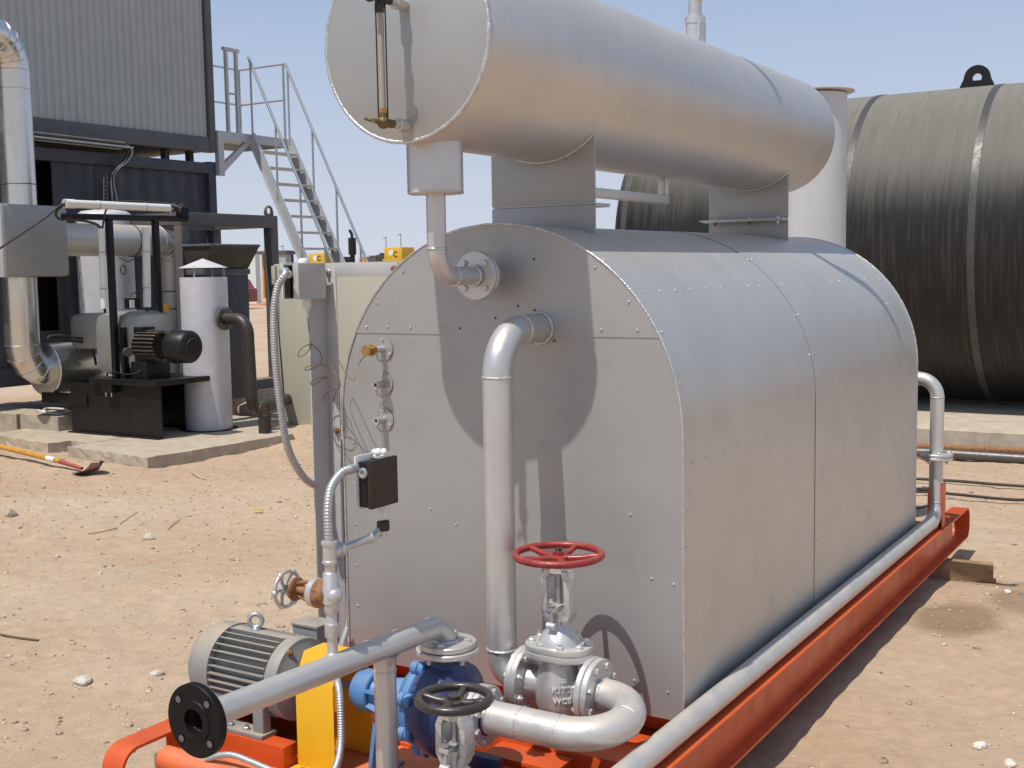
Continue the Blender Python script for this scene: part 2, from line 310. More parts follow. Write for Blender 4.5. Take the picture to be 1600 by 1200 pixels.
def obj(name, m, mt, parent=None, org=None, bev=0, ang=38, tri=False):
    """one mesh object; vertices are given in world space"""
    base = wl(parent) if parent else Vector(org if org else (0, 0, 0))
    me = bpy.data.meshes.new(name)
    me.from_pydata([(v[0] - base.x, v[1] - base.y, v[2] - base.z) for v in m.v], [], m.f)
    bm = bmesh.new(); bm.from_mesh(me); bmesh.ops.recalc_face_normals(bm, faces=bm.faces)
    lim = math.radians(ang)
    if bev:
        es = [e for e in bm.edges if len(e.link_faces) == 2 and e.calc_face_angle(0) > lim]
        bmesh.ops.bevel(bm, geom=es, offset=bev, segments=2, profile=.6, affect='EDGES', clamp_overlap=True)
        lim = math.radians(50)
    for f in bm.faces: f.smooth = True
    for e in bm.edges:
        if len(e.link_faces) != 2 or e.calc_face_angle(0) > lim: e.smooth = False
    bm.to_mesh(me); bm.free(); me.materials.append(mt)
    o = link(name, me, parent, (0, 0, 0) if parent else base); return o
def thing(name, label, cat, loc, group=None):
    o = link(name, None, None, loc); o.empty_display_size = .1
    o['label'] = label; o['category'] = cat
    if group: o['group'] = group
    return o
def tag(o, label, cat, group=None):
    o['label'] = label; o['category'] = cat
    if group: o['group'] = group
    return o
def struct(o): o['kind'] = 'structure'; return o
def stuff(o): o['kind'] = 'stuff'; return o
# bolts share their meshes
BM = {}
def bolt_mesh(r, h, stud, mt):
    k = (r, h, stud, mt.name)
    if k not in BM:
        m = M(); m.lathe((0, 0, 0), (0, 0, 1), [(0, r), (h * .85, r), (h, r * .86)], 6)
        if stud: m.lathe((0, 0, h), (0, 0, 1), [(0, r * .55), (stud, r * .55), (stud + .001, r * .4)], 10)
        me = bpy.data.meshes.new('bolt'); me.from_pydata([tuple(v) for v in m.v], [], m.f); me.materials.append(mt); BM[k] = me
    return BM[k]
def bolt(parent, pos, d, r=.012, h=.011, stud=0, mt=None, name='bolt'):
    o = bpy.data.objects.new(name, bolt_mesh(r, h, stud, mt or SILV)); COL.objects.link(o); o.parent = parent
    o.location = Vector(pos) - wl(parent); o.rotation_mode = 'QUATERNION'
    o.rotation_quaternion = Vector((0, 0, 1)).rotation_difference(Vector(d).normalized()) @ Quaternion((0, 0, 1), random.random()); return o
def flange(parent, c, ax, R, t, bore, mt, nb=4, br=.012, rbc=.78, ph=None, both=False, stud=0, bmt=None, name='flange', nobolt=False, hub=0):
    c = Vector(c); a = Vector(ax).normalized()
    m = M(); e = min(.003, t * .15)
    prof = [(-t / 2, bore), (-t / 2, R - e), (-t / 2 + e, R), (t / 2 - e, R), (t / 2, R - e), (t / 2, bore)]
    if hub: prof = prof[:-1] + [(t / 2, bore + .014), (t / 2 + hub, bore + .003)]
    m.lathe(c, a, prof, 48); f = obj(name, m, mt, parent, ang=30)
    if not nobolt:
        u = (Vector((0, 0, 1)) - a * a.z).normalized() if abs(a.z) < .9 else Vector((1, 0, 0)); v = a.cross(u)
        for k in range(nb):
            th = (ph if ph is not None else PI / nb) + 2 * PI * k / nb
            p = c + (u * math.cos(th) + v * math.sin(th)) * R * rbc
            bolt(f, p + a * t / 2, a, br, br * .9, stud, bmt or mt)
            if both: bolt(f, p - a * t / 2, -a, br, br * .9, stud, bmt or mt)
    return f
def fillet(pts, R, n=10):
    pts = [Vector(p) for p in pts]; out = [pts[0]]; seams = []
    for i in range(1, len(pts) - 1):
        p = pts[i]; a = (pts[i - 1] - p).normalized(); b = (pts[i + 1] - p).normalized()
        r = R[i - 1] if isinstance(R, (list, tuple)) else R
        th = a.angle(b)
        if th > PI - .01: out.append(p); continue
        d = r / math.tan(th / 2); c = p + (a + b).normalized() * (r / math.sin(th / 2))
        s = p + a * d; e = p + b * d; vs_ = s - c; ve = e - c; ang = vs_.angle(ve); q = vs_.cross(ve).normalized()
        for k in range(n + 1):
            out.append(c + Quaternion(q, ang * k / n) @ vs_)
        seams += [(s, -a), (e, b)]
    out.append(pts[-1]); return out, seams
def weld(parent, p, d, r, t=.004, mt=None):
    m = M(); m.torus(p, d, r, t, 44, 8, .25); return obj('weld_bead', m, mt or WELD, parent, ang=80)
def smooth_pts(P, k=8):
    P = [Vector(p) for p in P]; out = []
    for i in range(len(P) - 1):
        a, b, c, d = P[max(i - 1, 0)], P[i], P[i + 1], P[min(i + 2, len(P) - 1)]
        for j in range(k):
            t = j / k; out.append(.5 * ((2 * b) + (c - a) * t + (2 * a - 5 * b + 4 * c - d) * t * t + (3 * b - a - 3 * c + d) * t ** 3))
    out.append(P[-1]); return out
def resample(P, step):
    out = [P[0]]; acc = 0
    for i in range(len(P) - 1):
        L = (P[i + 1] - P[i]).length
        while acc + L >= step:
            t = (step - acc) / L if L else 0
            q = P[i].lerp(P[i + 1], t); out.append(q); P = P[:i] + [q] + P[i + 1:]; L = (P[i + 1] - P[i]).length; acc = 0
        acc += L
    return out
def flex(name, P, r, pitch, mt, parent=None, org=None):
    pts = resample(smooth_pts(P, 14), pitch / 4)
    rad = [r * (1 + .09 * (1, .3, -1, -.3)[i % 4]) for i in range(len(pts))]
    m = M(); m.tube(pts, r, 12, True, rad); return obj(name, m, mt, parent, org, ang=85)
def text_mesh(s, size, depth):
    c = bpy.data.curves.new('t', 'FONT'); c.body = s; c.size = size; c.extrude = depth; c.align_x = 'CENTER'; c.align_y = 'CENTER'
    c.resolution_u = 2
    o = bpy.data.objects.new('t', c); COL.objects.link(o); dg = bpy.context.evaluated_depsgraph_get(); dg.update()
    me = bpy.data.meshes.new_from_object(o.evaluated_get(dg)); bpy.data.objects.remove(o); return me
def text(name, s, size, depth, mt, parent, pos, right, up):
    me = text_mesh(s, size, depth); r = Vector(right).normalized(); u = Vector(up); u = (u - r * u.dot(r)).normalized(); n = r.cross(u)
    me.transform(Matrix(((r.x, u.x, n.x, 0), (r.y, u.y, n.y, 0), (r.z, u.z, n.z, 0), (0, 0, 0, 1))))
    me.materials.clear(); me.materials.append(mt)
    o = link(name, me, parent, Vector(pos) - wl(parent)); return o
# ------------------------------------------------------------------ ground
GZ = -.3
def vnoise(x, y, s, seed):
    rs = np.random.RandomState(seed); T = rs.rand(256, 256)
    X = x / s; Y = y / s; xi = np.floor(X).astype(int); yi = np.floor(Y).astype(int); fx = X - xi; fy = Y - yi
    fx = fx * fx * (3 - 2 * fx); fy = fy * fy * (3 - 2 * fy)
    g = lambda a, b: T[a % 256, b % 256]
    return (g(xi, yi) * (1 - fx) + g(xi + 1, yi) * fx) * (1 - fy) + (g(xi, yi + 1) * (1 - fx) + g(xi + 1, yi + 1) * fx) * fy - .5
def gz(x, y):
    z = vnoise(x, y, 2.3, 1) * .05 + vnoise(x, y, .8, 2) * .03 + vnoise(x, y, .31, 3) * .018 + vnoise(x, y, .13, 4) * .014 + vnoise(x, y, .07, 5) * .009
    far = np.clip((np.hypot(x + 3, y - 4) - 25) / 80, 0, 1)
    z = z + far * (vnoise(x, y, 30, 6) * .6 + vnoise(x, y, 9, 7) * .25)
    # banked sand by the slab and cabinet
    z = z + .10 * np.exp(-(((x + 6.9) / .5) ** 2 + ((y - 6.6) / .7) ** 2)) - .02 * np.exp(-((x) ** 2 + (y - 1.5) ** 2) / 9)
    return GZ + z
def axis_coords(lo, hi, st, far, g=1.16):
    c = list(np.arange(lo, hi, st)); d = st; a = c[-1]
    while a < far: d *= g; a += d; c.append(a)
    d = st; a = c[0]; pre = []
    while a > -far: d *= g; a -= d; pre.append(a)
    return np.array(pre[::-1] + c)
gx = axis_coords(-9.5, 3.0, .03, 6000); gy = axis_coords(-1.6, 8.5, .03, 6000)
X, Y = np.meshgrid(gx, gy, indexing='ij'); Z = gz(X, Y)
nx, ny = X.shape; co = np.stack([X, Y, Z], -1).reshape(-1, 3)
idx = np.arange(nx * ny).reshape(nx, ny)
q = np.stack([idx[:-1, :-1], idx[1:, :-1], idx[1:, 1:], idx[:-1, 1:]], -1).reshape(-1)
me = bpy.data.meshes.new('ground'); me.vertices.add(nx * ny); me.vertices.foreach_set('co', co.ravel())
nf = (nx - 1) * (ny - 1); me.loops.add(nf * 4); me.loops.foreach_set('vertex_index', q.astype(np.int32))
me.polygons.add(nf); me.polygons.foreach_set('loop_start', np.arange(0, nf * 4, 4, dtype=np.int32)); me.polygons.foreach_set('use_smooth', np.ones(nf, dtype=bool))
me.update(calc_edges=True); me.materials.append(GROUND); struct(link('ground', me))
# pebbles: one mass of small stones
def rock_template(seed):
    bm = bmesh.new(); bmesh.ops.create_icosphere(bm, subdivisions=1, radius=1); r = random.Random(seed)
    for v in bm.verts: v.co *= r.uniform(.65, 1.2); v.co.z *= .6
    vs = np.array([v.co[:] for v in bm.verts]); fs = np.array([[v.index for v in f.verts] for f in bm.faces]); bm.free(); return vs, fs
def pebbles():
    tm = [rock_template(i) for i in range(8)]; V = []; F = []; off = 0; rs = np.random.RandomState(3)
    n = 21000
    px = rs.uniform(-9, 3.4, n * 3); py = rs.uniform(-1.6, 8.5, n * 3)
    dens = vnoise(px, py, 1.1, 9) + vnoise(px, py, .4, 10) * .7 + .35
    keep = rs.rand(n * 3) < np.clip(dens * .5 + .3, .1, 1); px = px[keep][:n]; py = py[keep][:n]
    pz = gz(px, py)
    for x, y, z in zip(px, py, pz):
        if -.95 < x < .95 and -1.1 < y < 4.2 and rs.rand() < .7: continue
        s = .0026 + .0033 * rs.exponential(1.0); s = min(s, .021)
        vs, fs = tm[rs.randint(8)]; a = rs.rand() * 6.28; c, d = math.cos(a), math.sin(a)
        v = vs * s * [rs.uniform(.8, 1.5), 1, rs.uniform(.6, 1.1)]
        V.append(np.stack([v[:, 0] * c - v[:, 1] * d + x, v[:, 0] * d + v[:, 1] * c + y, v[:, 2] + z + s * .2], -1)); F.append(fs + off); off += len(vs)
    V = np.concatenate(V); F = np.concatenate(F)
    me = bpy.data.meshes.new('gravel'); me.vertices.add(len(V)); me.vertices.foreach_set('co', V.ravel())
    me.loops.add(F.size); me.loops.foreach_set('vertex_index', F.ravel().astype(np.int32)); me.polygons.add(len(F)); me.polygons.foreach_set('loop_start', np.arange(0, F.size, 3, dtype=np.int32))
    me.update(calc_edges=True); me.materials.append(PEB)
    o = link('gravel', me); stuff(o); o['label'] = 'loose gravel and small pebbles scattered over the sand'; o['category'] = 'gravel'
pebbles()
def stone(x, y, s, label, mt=STONE, flat=.6):
    bm = bmesh.new(); bmesh.ops.create_icosphere(bm, subdivisions=2, radius=1); r = random.Random(int(x * 100 + y * 10))
    for v in bm.verts:
        k = 1 + .25 * math.sin(v.co.x * 3 + r.random()) * math.cos(v.co.y * 4 + 1) + r.uniform(-.09, .09); v.co *= k; v.co.z *= flat; v.co.x *= 1.35
    a = r.random() * 6; bmesh.ops.transform(bm, matrix=Matrix.Rotation(a, 4, 'Z') @ Matrix.Scale(s, 4), verts=bm.verts)
    for f in bm.faces: f.smooth = r.random() > .5
    me = bpy.data.meshes.new('stone'); bm.to_mesh(me); bm.free(); me.materials.append(mt)
    z = float(gz(np.array([x]), np.array([y]))[0]); o = link('stone', me, None, (x, y, z + s * flat * .35)); tag(o, label, 'stone'); return o
PALE = mat('pale_stone', (.52, .47, .40), .9, 0, .25, 40, .8, 70)
CHALK = mat('chalk_lump', (.66, .61, .53), .9, 0, .2, 60, .9, 90)
p = at(130, 1062, 'z', GZ); stone(p.x, p.y, .042, 'largest pale grey stone on the sand left of the grey motor', PALE)
p = at(232, 838, 'z', GZ); stone(p.x, p.y, .036, 'whitish pointed stone on open sand below the shovel', PALE, .9)
p = at(16, 806, 'z', GZ); stone(p.x, p.y, .048, 'rust brown stone at the left edge of the sand', STONE, .9)
p = at(246, 1052, 'z', GZ); stone(p.x, p.y, .026, 'small grey lumpy stone just left of the motor cowl', PALE)
p = at(1532, 1164, 'z', GZ); stone(p.x, p.y, .022, 'white chalky lump near the lower right corner', CHALK, .9)
p = at(1577, 1192, 'z', GZ); stone(p.x, p.y, .022, 'white chalky lump in the damp patch at the lower right', CHALK, .7)
p = at(1574, 922, 'z', GZ); stone(p.x, p.y, .022, 'small white stone beyond the end of the timber', CHALK, .8)
p = at(382, 638, 'z', -.2); stone(p.x, p.y, .28, 'big rough grey rock behind the black drain pipe', STONE, .75)
def twig(P, label, r=.003, n='twig', mt=TWIG):
    pts = []
    for a, b in P:
        q_ = at(a, b, 'z', GZ); pts.append(Vector((q_.x, q_.y, float(gz(np.array([q_.x]), np.array([q_.y]))[0]) + .008)))
    m = M(); m.tube(smooth_pts(pts, 4), r, 6); tag(obj(n, m, mt, None, org=pts[0]), label, n)
twig([(138, 831), (160, 828), (184, 823)], 'dry grey twig on the sand, the longer lying nearly level')
twig([(187, 816), (200, 808), (215, 800)], 'dry twig just right of the level one, lying at a slant', .0025)
twig([(262, 826), (272, 818), (281, 811)], 'short dark twig on the sand in the middle of the open patch', .003)
twig([(299, 743), (310, 749), (322, 753)], 'dark twig on the sand below the concrete slab', .003)
twig([(0, 987), (25, 993), (60, 996)], 'dark buried stick at the left edge of the sand', .006)
m = M(); p = at(402, 796, 'z', GZ + .012); m.box(p.x - .05, p.x + .06, p.y - .012, p.y + .012, p.z - .003, p.z + .003); tag(obj('litter', m, YMACH, None, org=p), 'small yellow scrap of litter on the sand', 'litter')
# ------------------------------------------------------------------ skid frame
def skid():
    t = thing('skid_frame', 'orange painted steel skid with rounded runners carrying the boiler', 'skid', (0, 1.5, -.2))
    def runner(xc):
        y0, y1, zt, zb, tk, hw, R = -1.17, 4.36, 0, -.2, .011, .05, .075
        # flanges bent round both ends as one strip
        path = [(y0 + R, zt)]
        m = M(); ring_o = []; ring_i = []
        def arc(cy, cz, a0, a1, r):
            return [(cy + r * math.cos(a0 + (a1 - a0) * k / 8), cz + r * math.sin(a0 + (a1 - a0) * k / 8)) for k in range(9)]
        for (lst, o) in ((ring_o, 0), (ring_i, tk)):
            r = R - o
            lst += arc(y1 - R, zt - R, PI / 2, 0, r) + arc(y1 - R, zb + R, 0, -PI / 2, r) + arc(y0 + R, zb + R, -PI / 2, -PI, r) + arc(y0 + R, zt - R, PI, PI / 2, r)
        n = len(ring_o); vs = []; fs = []
        for x in (xc - hw, xc + hw):
            vs += [(x, a, b) for a, b in ring_o] + [(x, a, b) for a, b in ring_i]
        for k in range(n):
            k2 = (k + 1) % n; A, B = 0, n; C, D = 2 * n, 3 * n
            fs += [(A + k, A + k2, C + k2, C + k), (B + k, D + k, D + k2, B + k2), (A + k, B + k, B + k2, A + k2), (C + k, C + k2, D + k2, D + k)]
        m.add(vs, fs); r_ = obj('runner_flange', m, ORANGE, t, ang=35)
        m = M(); m.box(xc - .004, xc + .004, -.93, 4.05, zb + .0112, zt - .0112); obj('runner_web', m, ORANGE, t)
    runner(.82); runner(-.82)
    for y in (-.985, 3.93):
        m = M(); m.cyl((-.765, y, -.085), (.765, y, -.085), .045, 28); obj('cross_tube', m, ORANGEP, t)
    for y in (.14, 1.3, 2.4, 3.2):
        m = M(); m.box(-.764, .764, y - .04, y + .04, -.088, -.014); obj('cross_beam', m, ORANGE, t, bev=.003)
    m = M(); m.box(-.766, .766, -.22, 3.45, -.104, -.094); obj('deck_plate', m, ORANGE, t, bev=.002)
    m = M(); m.box(-.766, .766, -.232, -.2215, -.19, -.088); obj('deck_edge_beam', m, ORANGE, t, bev=.002)
    # pump base: folded plate with raised motor rails
    m = M(); m.box(-.766, .42, -.80, -.37, -.152, -.142); obj('pump_base_plate', m, ORANGEP, t, bev=.002)
    for y in (-.82, -.36):
        m = M(); m.box(-.767, .44, y - .02, y + .02, -.19, -.139 if y < -.5 else -.13); obj('base_channel', m, ORANGE, t, bev=.003)
    for y in (-.72, -.46):
        m = M(); m.box(-.90, -.43, y - .035, y + .035, -.1418, -.062); obj('motor_rail', m, ORANGE, t, bev=.003)
    m = M(); m.box(.14, .44, -.36, -.23, -.138, -.106); obj('pipe_rest', m, ORANGE, t, bev=.003)
    m = M(); m.box(.58, .60, -.9, -.25, -.19, -.11); obj('stiffener', m, ORANGE, t)
    m = M(); m.box(.776, .784, 3.56, 3.66, .0, .24); m.box(.85, .858, 3.585, 3.67, 0, .27); m.box(.785, .849, 3.659, 3.667, .0, .2); obj('pipe_bracket', m, ORANGE, t, bev=.001)
    m = M(); m.box(-.1, .6, -1.145, -1.135, -.14, -.02); return t
SK = skid()
def timber(x0, y0, x1, y1, label):
    a = Vector((x0, y0, 0)); b = Vector((x1, y1, 0)); d = (b - a).normalized(); n = Vector((-d.y, d.x, 0)); m = M()
    k = 8; vs = []; fs = []
    for i in range(k + 1):
        c = a.lerp(b, i / k)
        for (u_, v_) in ((-.0, -.33), (.10, -.33), (.10, -.222), (0, -.220)):
            j = random.uniform(-.004, .002); vs.append((c + n * (u_ + j)) + Vector((0, 0, v_ + (j if v_ > -.3 else 0))))
    for i in range(k):
        for j in range(4): j2 = (j + 1) % 4; fs.append((i * 4 + j, i * 4 + j2, i * 4 + 4 + j2, i * 4 + 4 + j))
    fs += [(0, 1, 2, 3), tuple(k * 4 + j for j in (3, 2, 1, 0))]; m.add(vs, fs)
    tag(obj('timber', m, WOOD, None, org=(x0, y0, GZ)), label, 'timber', 'timbers under the skid')
timber(-1.05, 3.30, 1.13, 3.72, 'split old timber under the far end of the orange skid')
timber(-1.1, -.75, .85, -.7, 'timber baulk under the pump end of the orange skid')
# ------------------------------------------------------------------ boiler
W, ZS, LB = .75, 1.0064, 3.358
def arch(R, zb, n=40, dz=0):
    return [(R, zb)] + [(R * math.cos(PI * k / n), ZS + R * math.sin(PI * k / n)) for k in range(n + 1)] + [(-R, zb)]
def boiler():
    t = thing('boiler', 'silver clad package boiler with arched top on the orange skid', 'boiler', (0, 1.68, 0))
    def sheet(name, pts_o, pts_i, y0, y1, mt):
        m = M(); n = len(pts_o); vs = []
        for y in (y0, y1):
            vs += [(a, y, b) for a, b in pts_o] + [(a, y, b) for a, b in pts_i]
        fs = []
        for k in range(n - 1):
            fs += [(k, k + 1, 2 * n + k + 1, 2 * n + k), (n + k, 3 * n + k, 3 * n + k + 1, n + k + 1), (k, n + k, n + k + 1, k + 1), (2 * n + k, 2 * n + k + 1, 3 * n + k + 1, 3 * n + k)]
        for k in (0, n - 1): fs.append((k, 2 * n + k, 3 * n + k, n + k))
        m.add(vs, fs); return obj(name, m, mt, t, ang=30)
    for (y0, y1, R) in ((-.002, 1.462, W), (1.455, 3.02, W + .003), (3.009, LB, W + .0002)):
        s = sheet('wrap_sheet', arch(R, 0), arch(R - .0015, 0), y0, y1, CLAD)
        m = M()
        def rv(ang_or_z, y):
            if ang_or_z[0] == 'a':
                c, d = math.cos(ang_or_z[1]), math.sin(ang_or_z[1])
                for sg in (1, -1): m.sphere((sg * (R + .001) * c, y, ZS + (R + .001) * d), .0042, 8, 4)
            else:
                for sg in (1, -1): m.sphere((sg * (R + .001), y, ang_or_z[1]), .0038, 8, 4)
        y = y0 + .06
        while y < y1 - .02:
            rv(('a', .722), y + random.uniform(-.02, .02)); rv(('z', .908), y + random.uniform(-.02, .02)); y += .152
        for yy in (y0 + .03, y1 - .02):
            for a_ in (.25, .5, .95): rv(('a', a_), yy)
            for z in (.08, .35, .62): rv(('z', z), yy)
        stuff(obj('rivet_row', m, WELD, s))
    # dark open lap seams
    zs = 1.358; xm = math.sqrt(W * W - (zs - ZS) ** 2); Ri = W - .0022
    n = 30; a0 = math.asin((zs - ZS) / W)
    up = [(Ri * math.cos(a0 + (PI - 2 * a0) * k / n), ZS + Ri * math.sin(a0 + (PI - 2 * a0) * k / n)) for k in range(n + 1)]
    lo = [(Ri, .0)] + [(Ri * math.cos(a0 * k / 12), ZS + Ri * math.sin(a0 * k / 12)) for k in range(13)] 
    lo = lo + [(-x, z) for x, z in lo[::-1]]
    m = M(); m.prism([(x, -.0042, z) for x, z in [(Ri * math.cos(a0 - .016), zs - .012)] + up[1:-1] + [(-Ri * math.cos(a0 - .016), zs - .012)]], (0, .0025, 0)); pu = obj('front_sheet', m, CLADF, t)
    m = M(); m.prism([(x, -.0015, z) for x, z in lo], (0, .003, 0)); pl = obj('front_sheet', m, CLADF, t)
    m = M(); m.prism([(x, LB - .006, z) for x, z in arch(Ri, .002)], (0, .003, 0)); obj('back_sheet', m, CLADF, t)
    def rivets(parent, pts, y, r=.0046):
        m = M()
        for x, z in pts: m.sphere((x, y, z), r, 8, 4)
        stuff(obj('rivet_row', m, WELD, parent))
    rivets(pu, [(x + random.uniform(-.01, .01), 1.372) for x in (-.62, -.51, -.40, -.24, -.1, .32, .45, .58)] + [((W - .03) * math.cos(a), ZS + (W - .03) * math.sin(a)) for a in (.7, .95, 1.2, 1.55, 1.9, 2.2, 2.45)], -.006)
    rivets(pl, [(.55, .72), (.31, .52), (.63, .50), (.715, .49), (.02, .62), (-.06, .5), (-.32, .66), (-.2, .61), (.56, .12), (.69, .1), (-.31, .07)] + [(-.70, .22 + .17 * k) for k in range(5)], -.0025)
    # folded rim round the front
    path = [(x, -.004, z) for x, z in arch(W + .001, .0, 60)]
    m = M(); pts = [Vector(p_) for p_ in path]; m.tube(pts, .0042, 8, True, [.0042 * random.uniform(.75, 1.2) for _ in pts]); obj('edge_bead', m, WELD, t, ang=80)
    path = [(x, LB, z) for x, z in arch(W + .001, .0, 50)]
    m = M(); m.tube(path, .004, 8); obj('edge_bead', m, WELD, t, ang=80)
    # a black scribbled line above the branch and small screws in shade
    m = M()
    for x, z in [(-.03, 1.62), (.17, 1.625), (.0, 1.41), (-.16, 1.37), (.17, 1.44), (.23, 1.36), (.25, 1.33), (.1, 1.455)]: m.sphere((x, -.0055, z), .004, 6, 4)
    stuff(obj('screw_row', m, BLK, pl))
    # base frame under the casing
    for x in (-.6, .6):
        m = M(); m.box(x - .04, x + .04, .12, 3.3, -.0935, -.001); obj('base_rail', m, ORANGE, t)
    m = M(); m.box(-.70, .70, .05, 3.30, -.012, -.003); obj('bottom_plate', m, BLK, t)
    # sensor ports
    for i, (x, z, brass) in enumerate(((-.531, 1.284, 1), (-.536, 1.144, 0), (-.537, 1.002, 0))):
        m = M(); m.lathe((x, -.0045, z), (0, -1, 0), [(0, .047), (.002, .047), (.0025, .03)], 28); pf = obj('sensor_port', m, CLADF, t)
        for a in (PI / 2, PI / 2 + 2.1, PI / 2 - 2.1):
            bolt(pf, (x + .038 * math.cos(a), -.008, z + .038 * math.sin(a)), (0, -1, 0), .006, .004, 0, SILV, 'screw')
        m = M()
        if brass:
            m.cyl((x, -.006, z), (x, -.075, z), .013, 16); obj('socket', m, ALU, pf)
            m = M(); m.cyl((x, -.07, z), (x, -.082, z), .024, 6); m.cyl((x, -.082, z), (x, -.105, z), .016, 6); m.cyl((x, -.105, z), (x, -.118, z), .021, 16); obj('brass_plug', m, BRASS, pf)
        else:
            m.lathe((x, -.006, z), (0, -1, 0), [(0, .0135), (.05, .0135), (.05, .008), (.02, .008), (.02, 0)], 18); obj('socket', m, ALU, pf)
    # lower saddle plates welded on the shell top
    for (y, a, zj, depth) in ((.35, .235, 1.836, .12), (2.6, .23, 1.842, -.09)):
        m = M(); low = [(-a + 2 * a * k / 12, ZS + math.sqrt((W - .002) ** 2 - (-a + 2 * a * k / 12) ** 2)) for k in range(13)]
        m.prism([(x, y, z) for x, z in low] + [(a, y, zj - .004), (-a, y, zj - .004)], (0, .007, 0)); s = obj('saddle_plate', m, CLADF, t, bev=.001)  # darker paint here puts the plate's shade into its colour
        m = M(); y2 = y + (.0075 if depth > 0 else -.0005); m.box(-a, a, min(y2, y2 + depth), max(y2, y2 + depth), zj - .010, zj - .0035); obj('saddle_flange', m, ALU, s, bev=.002)
    return t
BO = boiler()
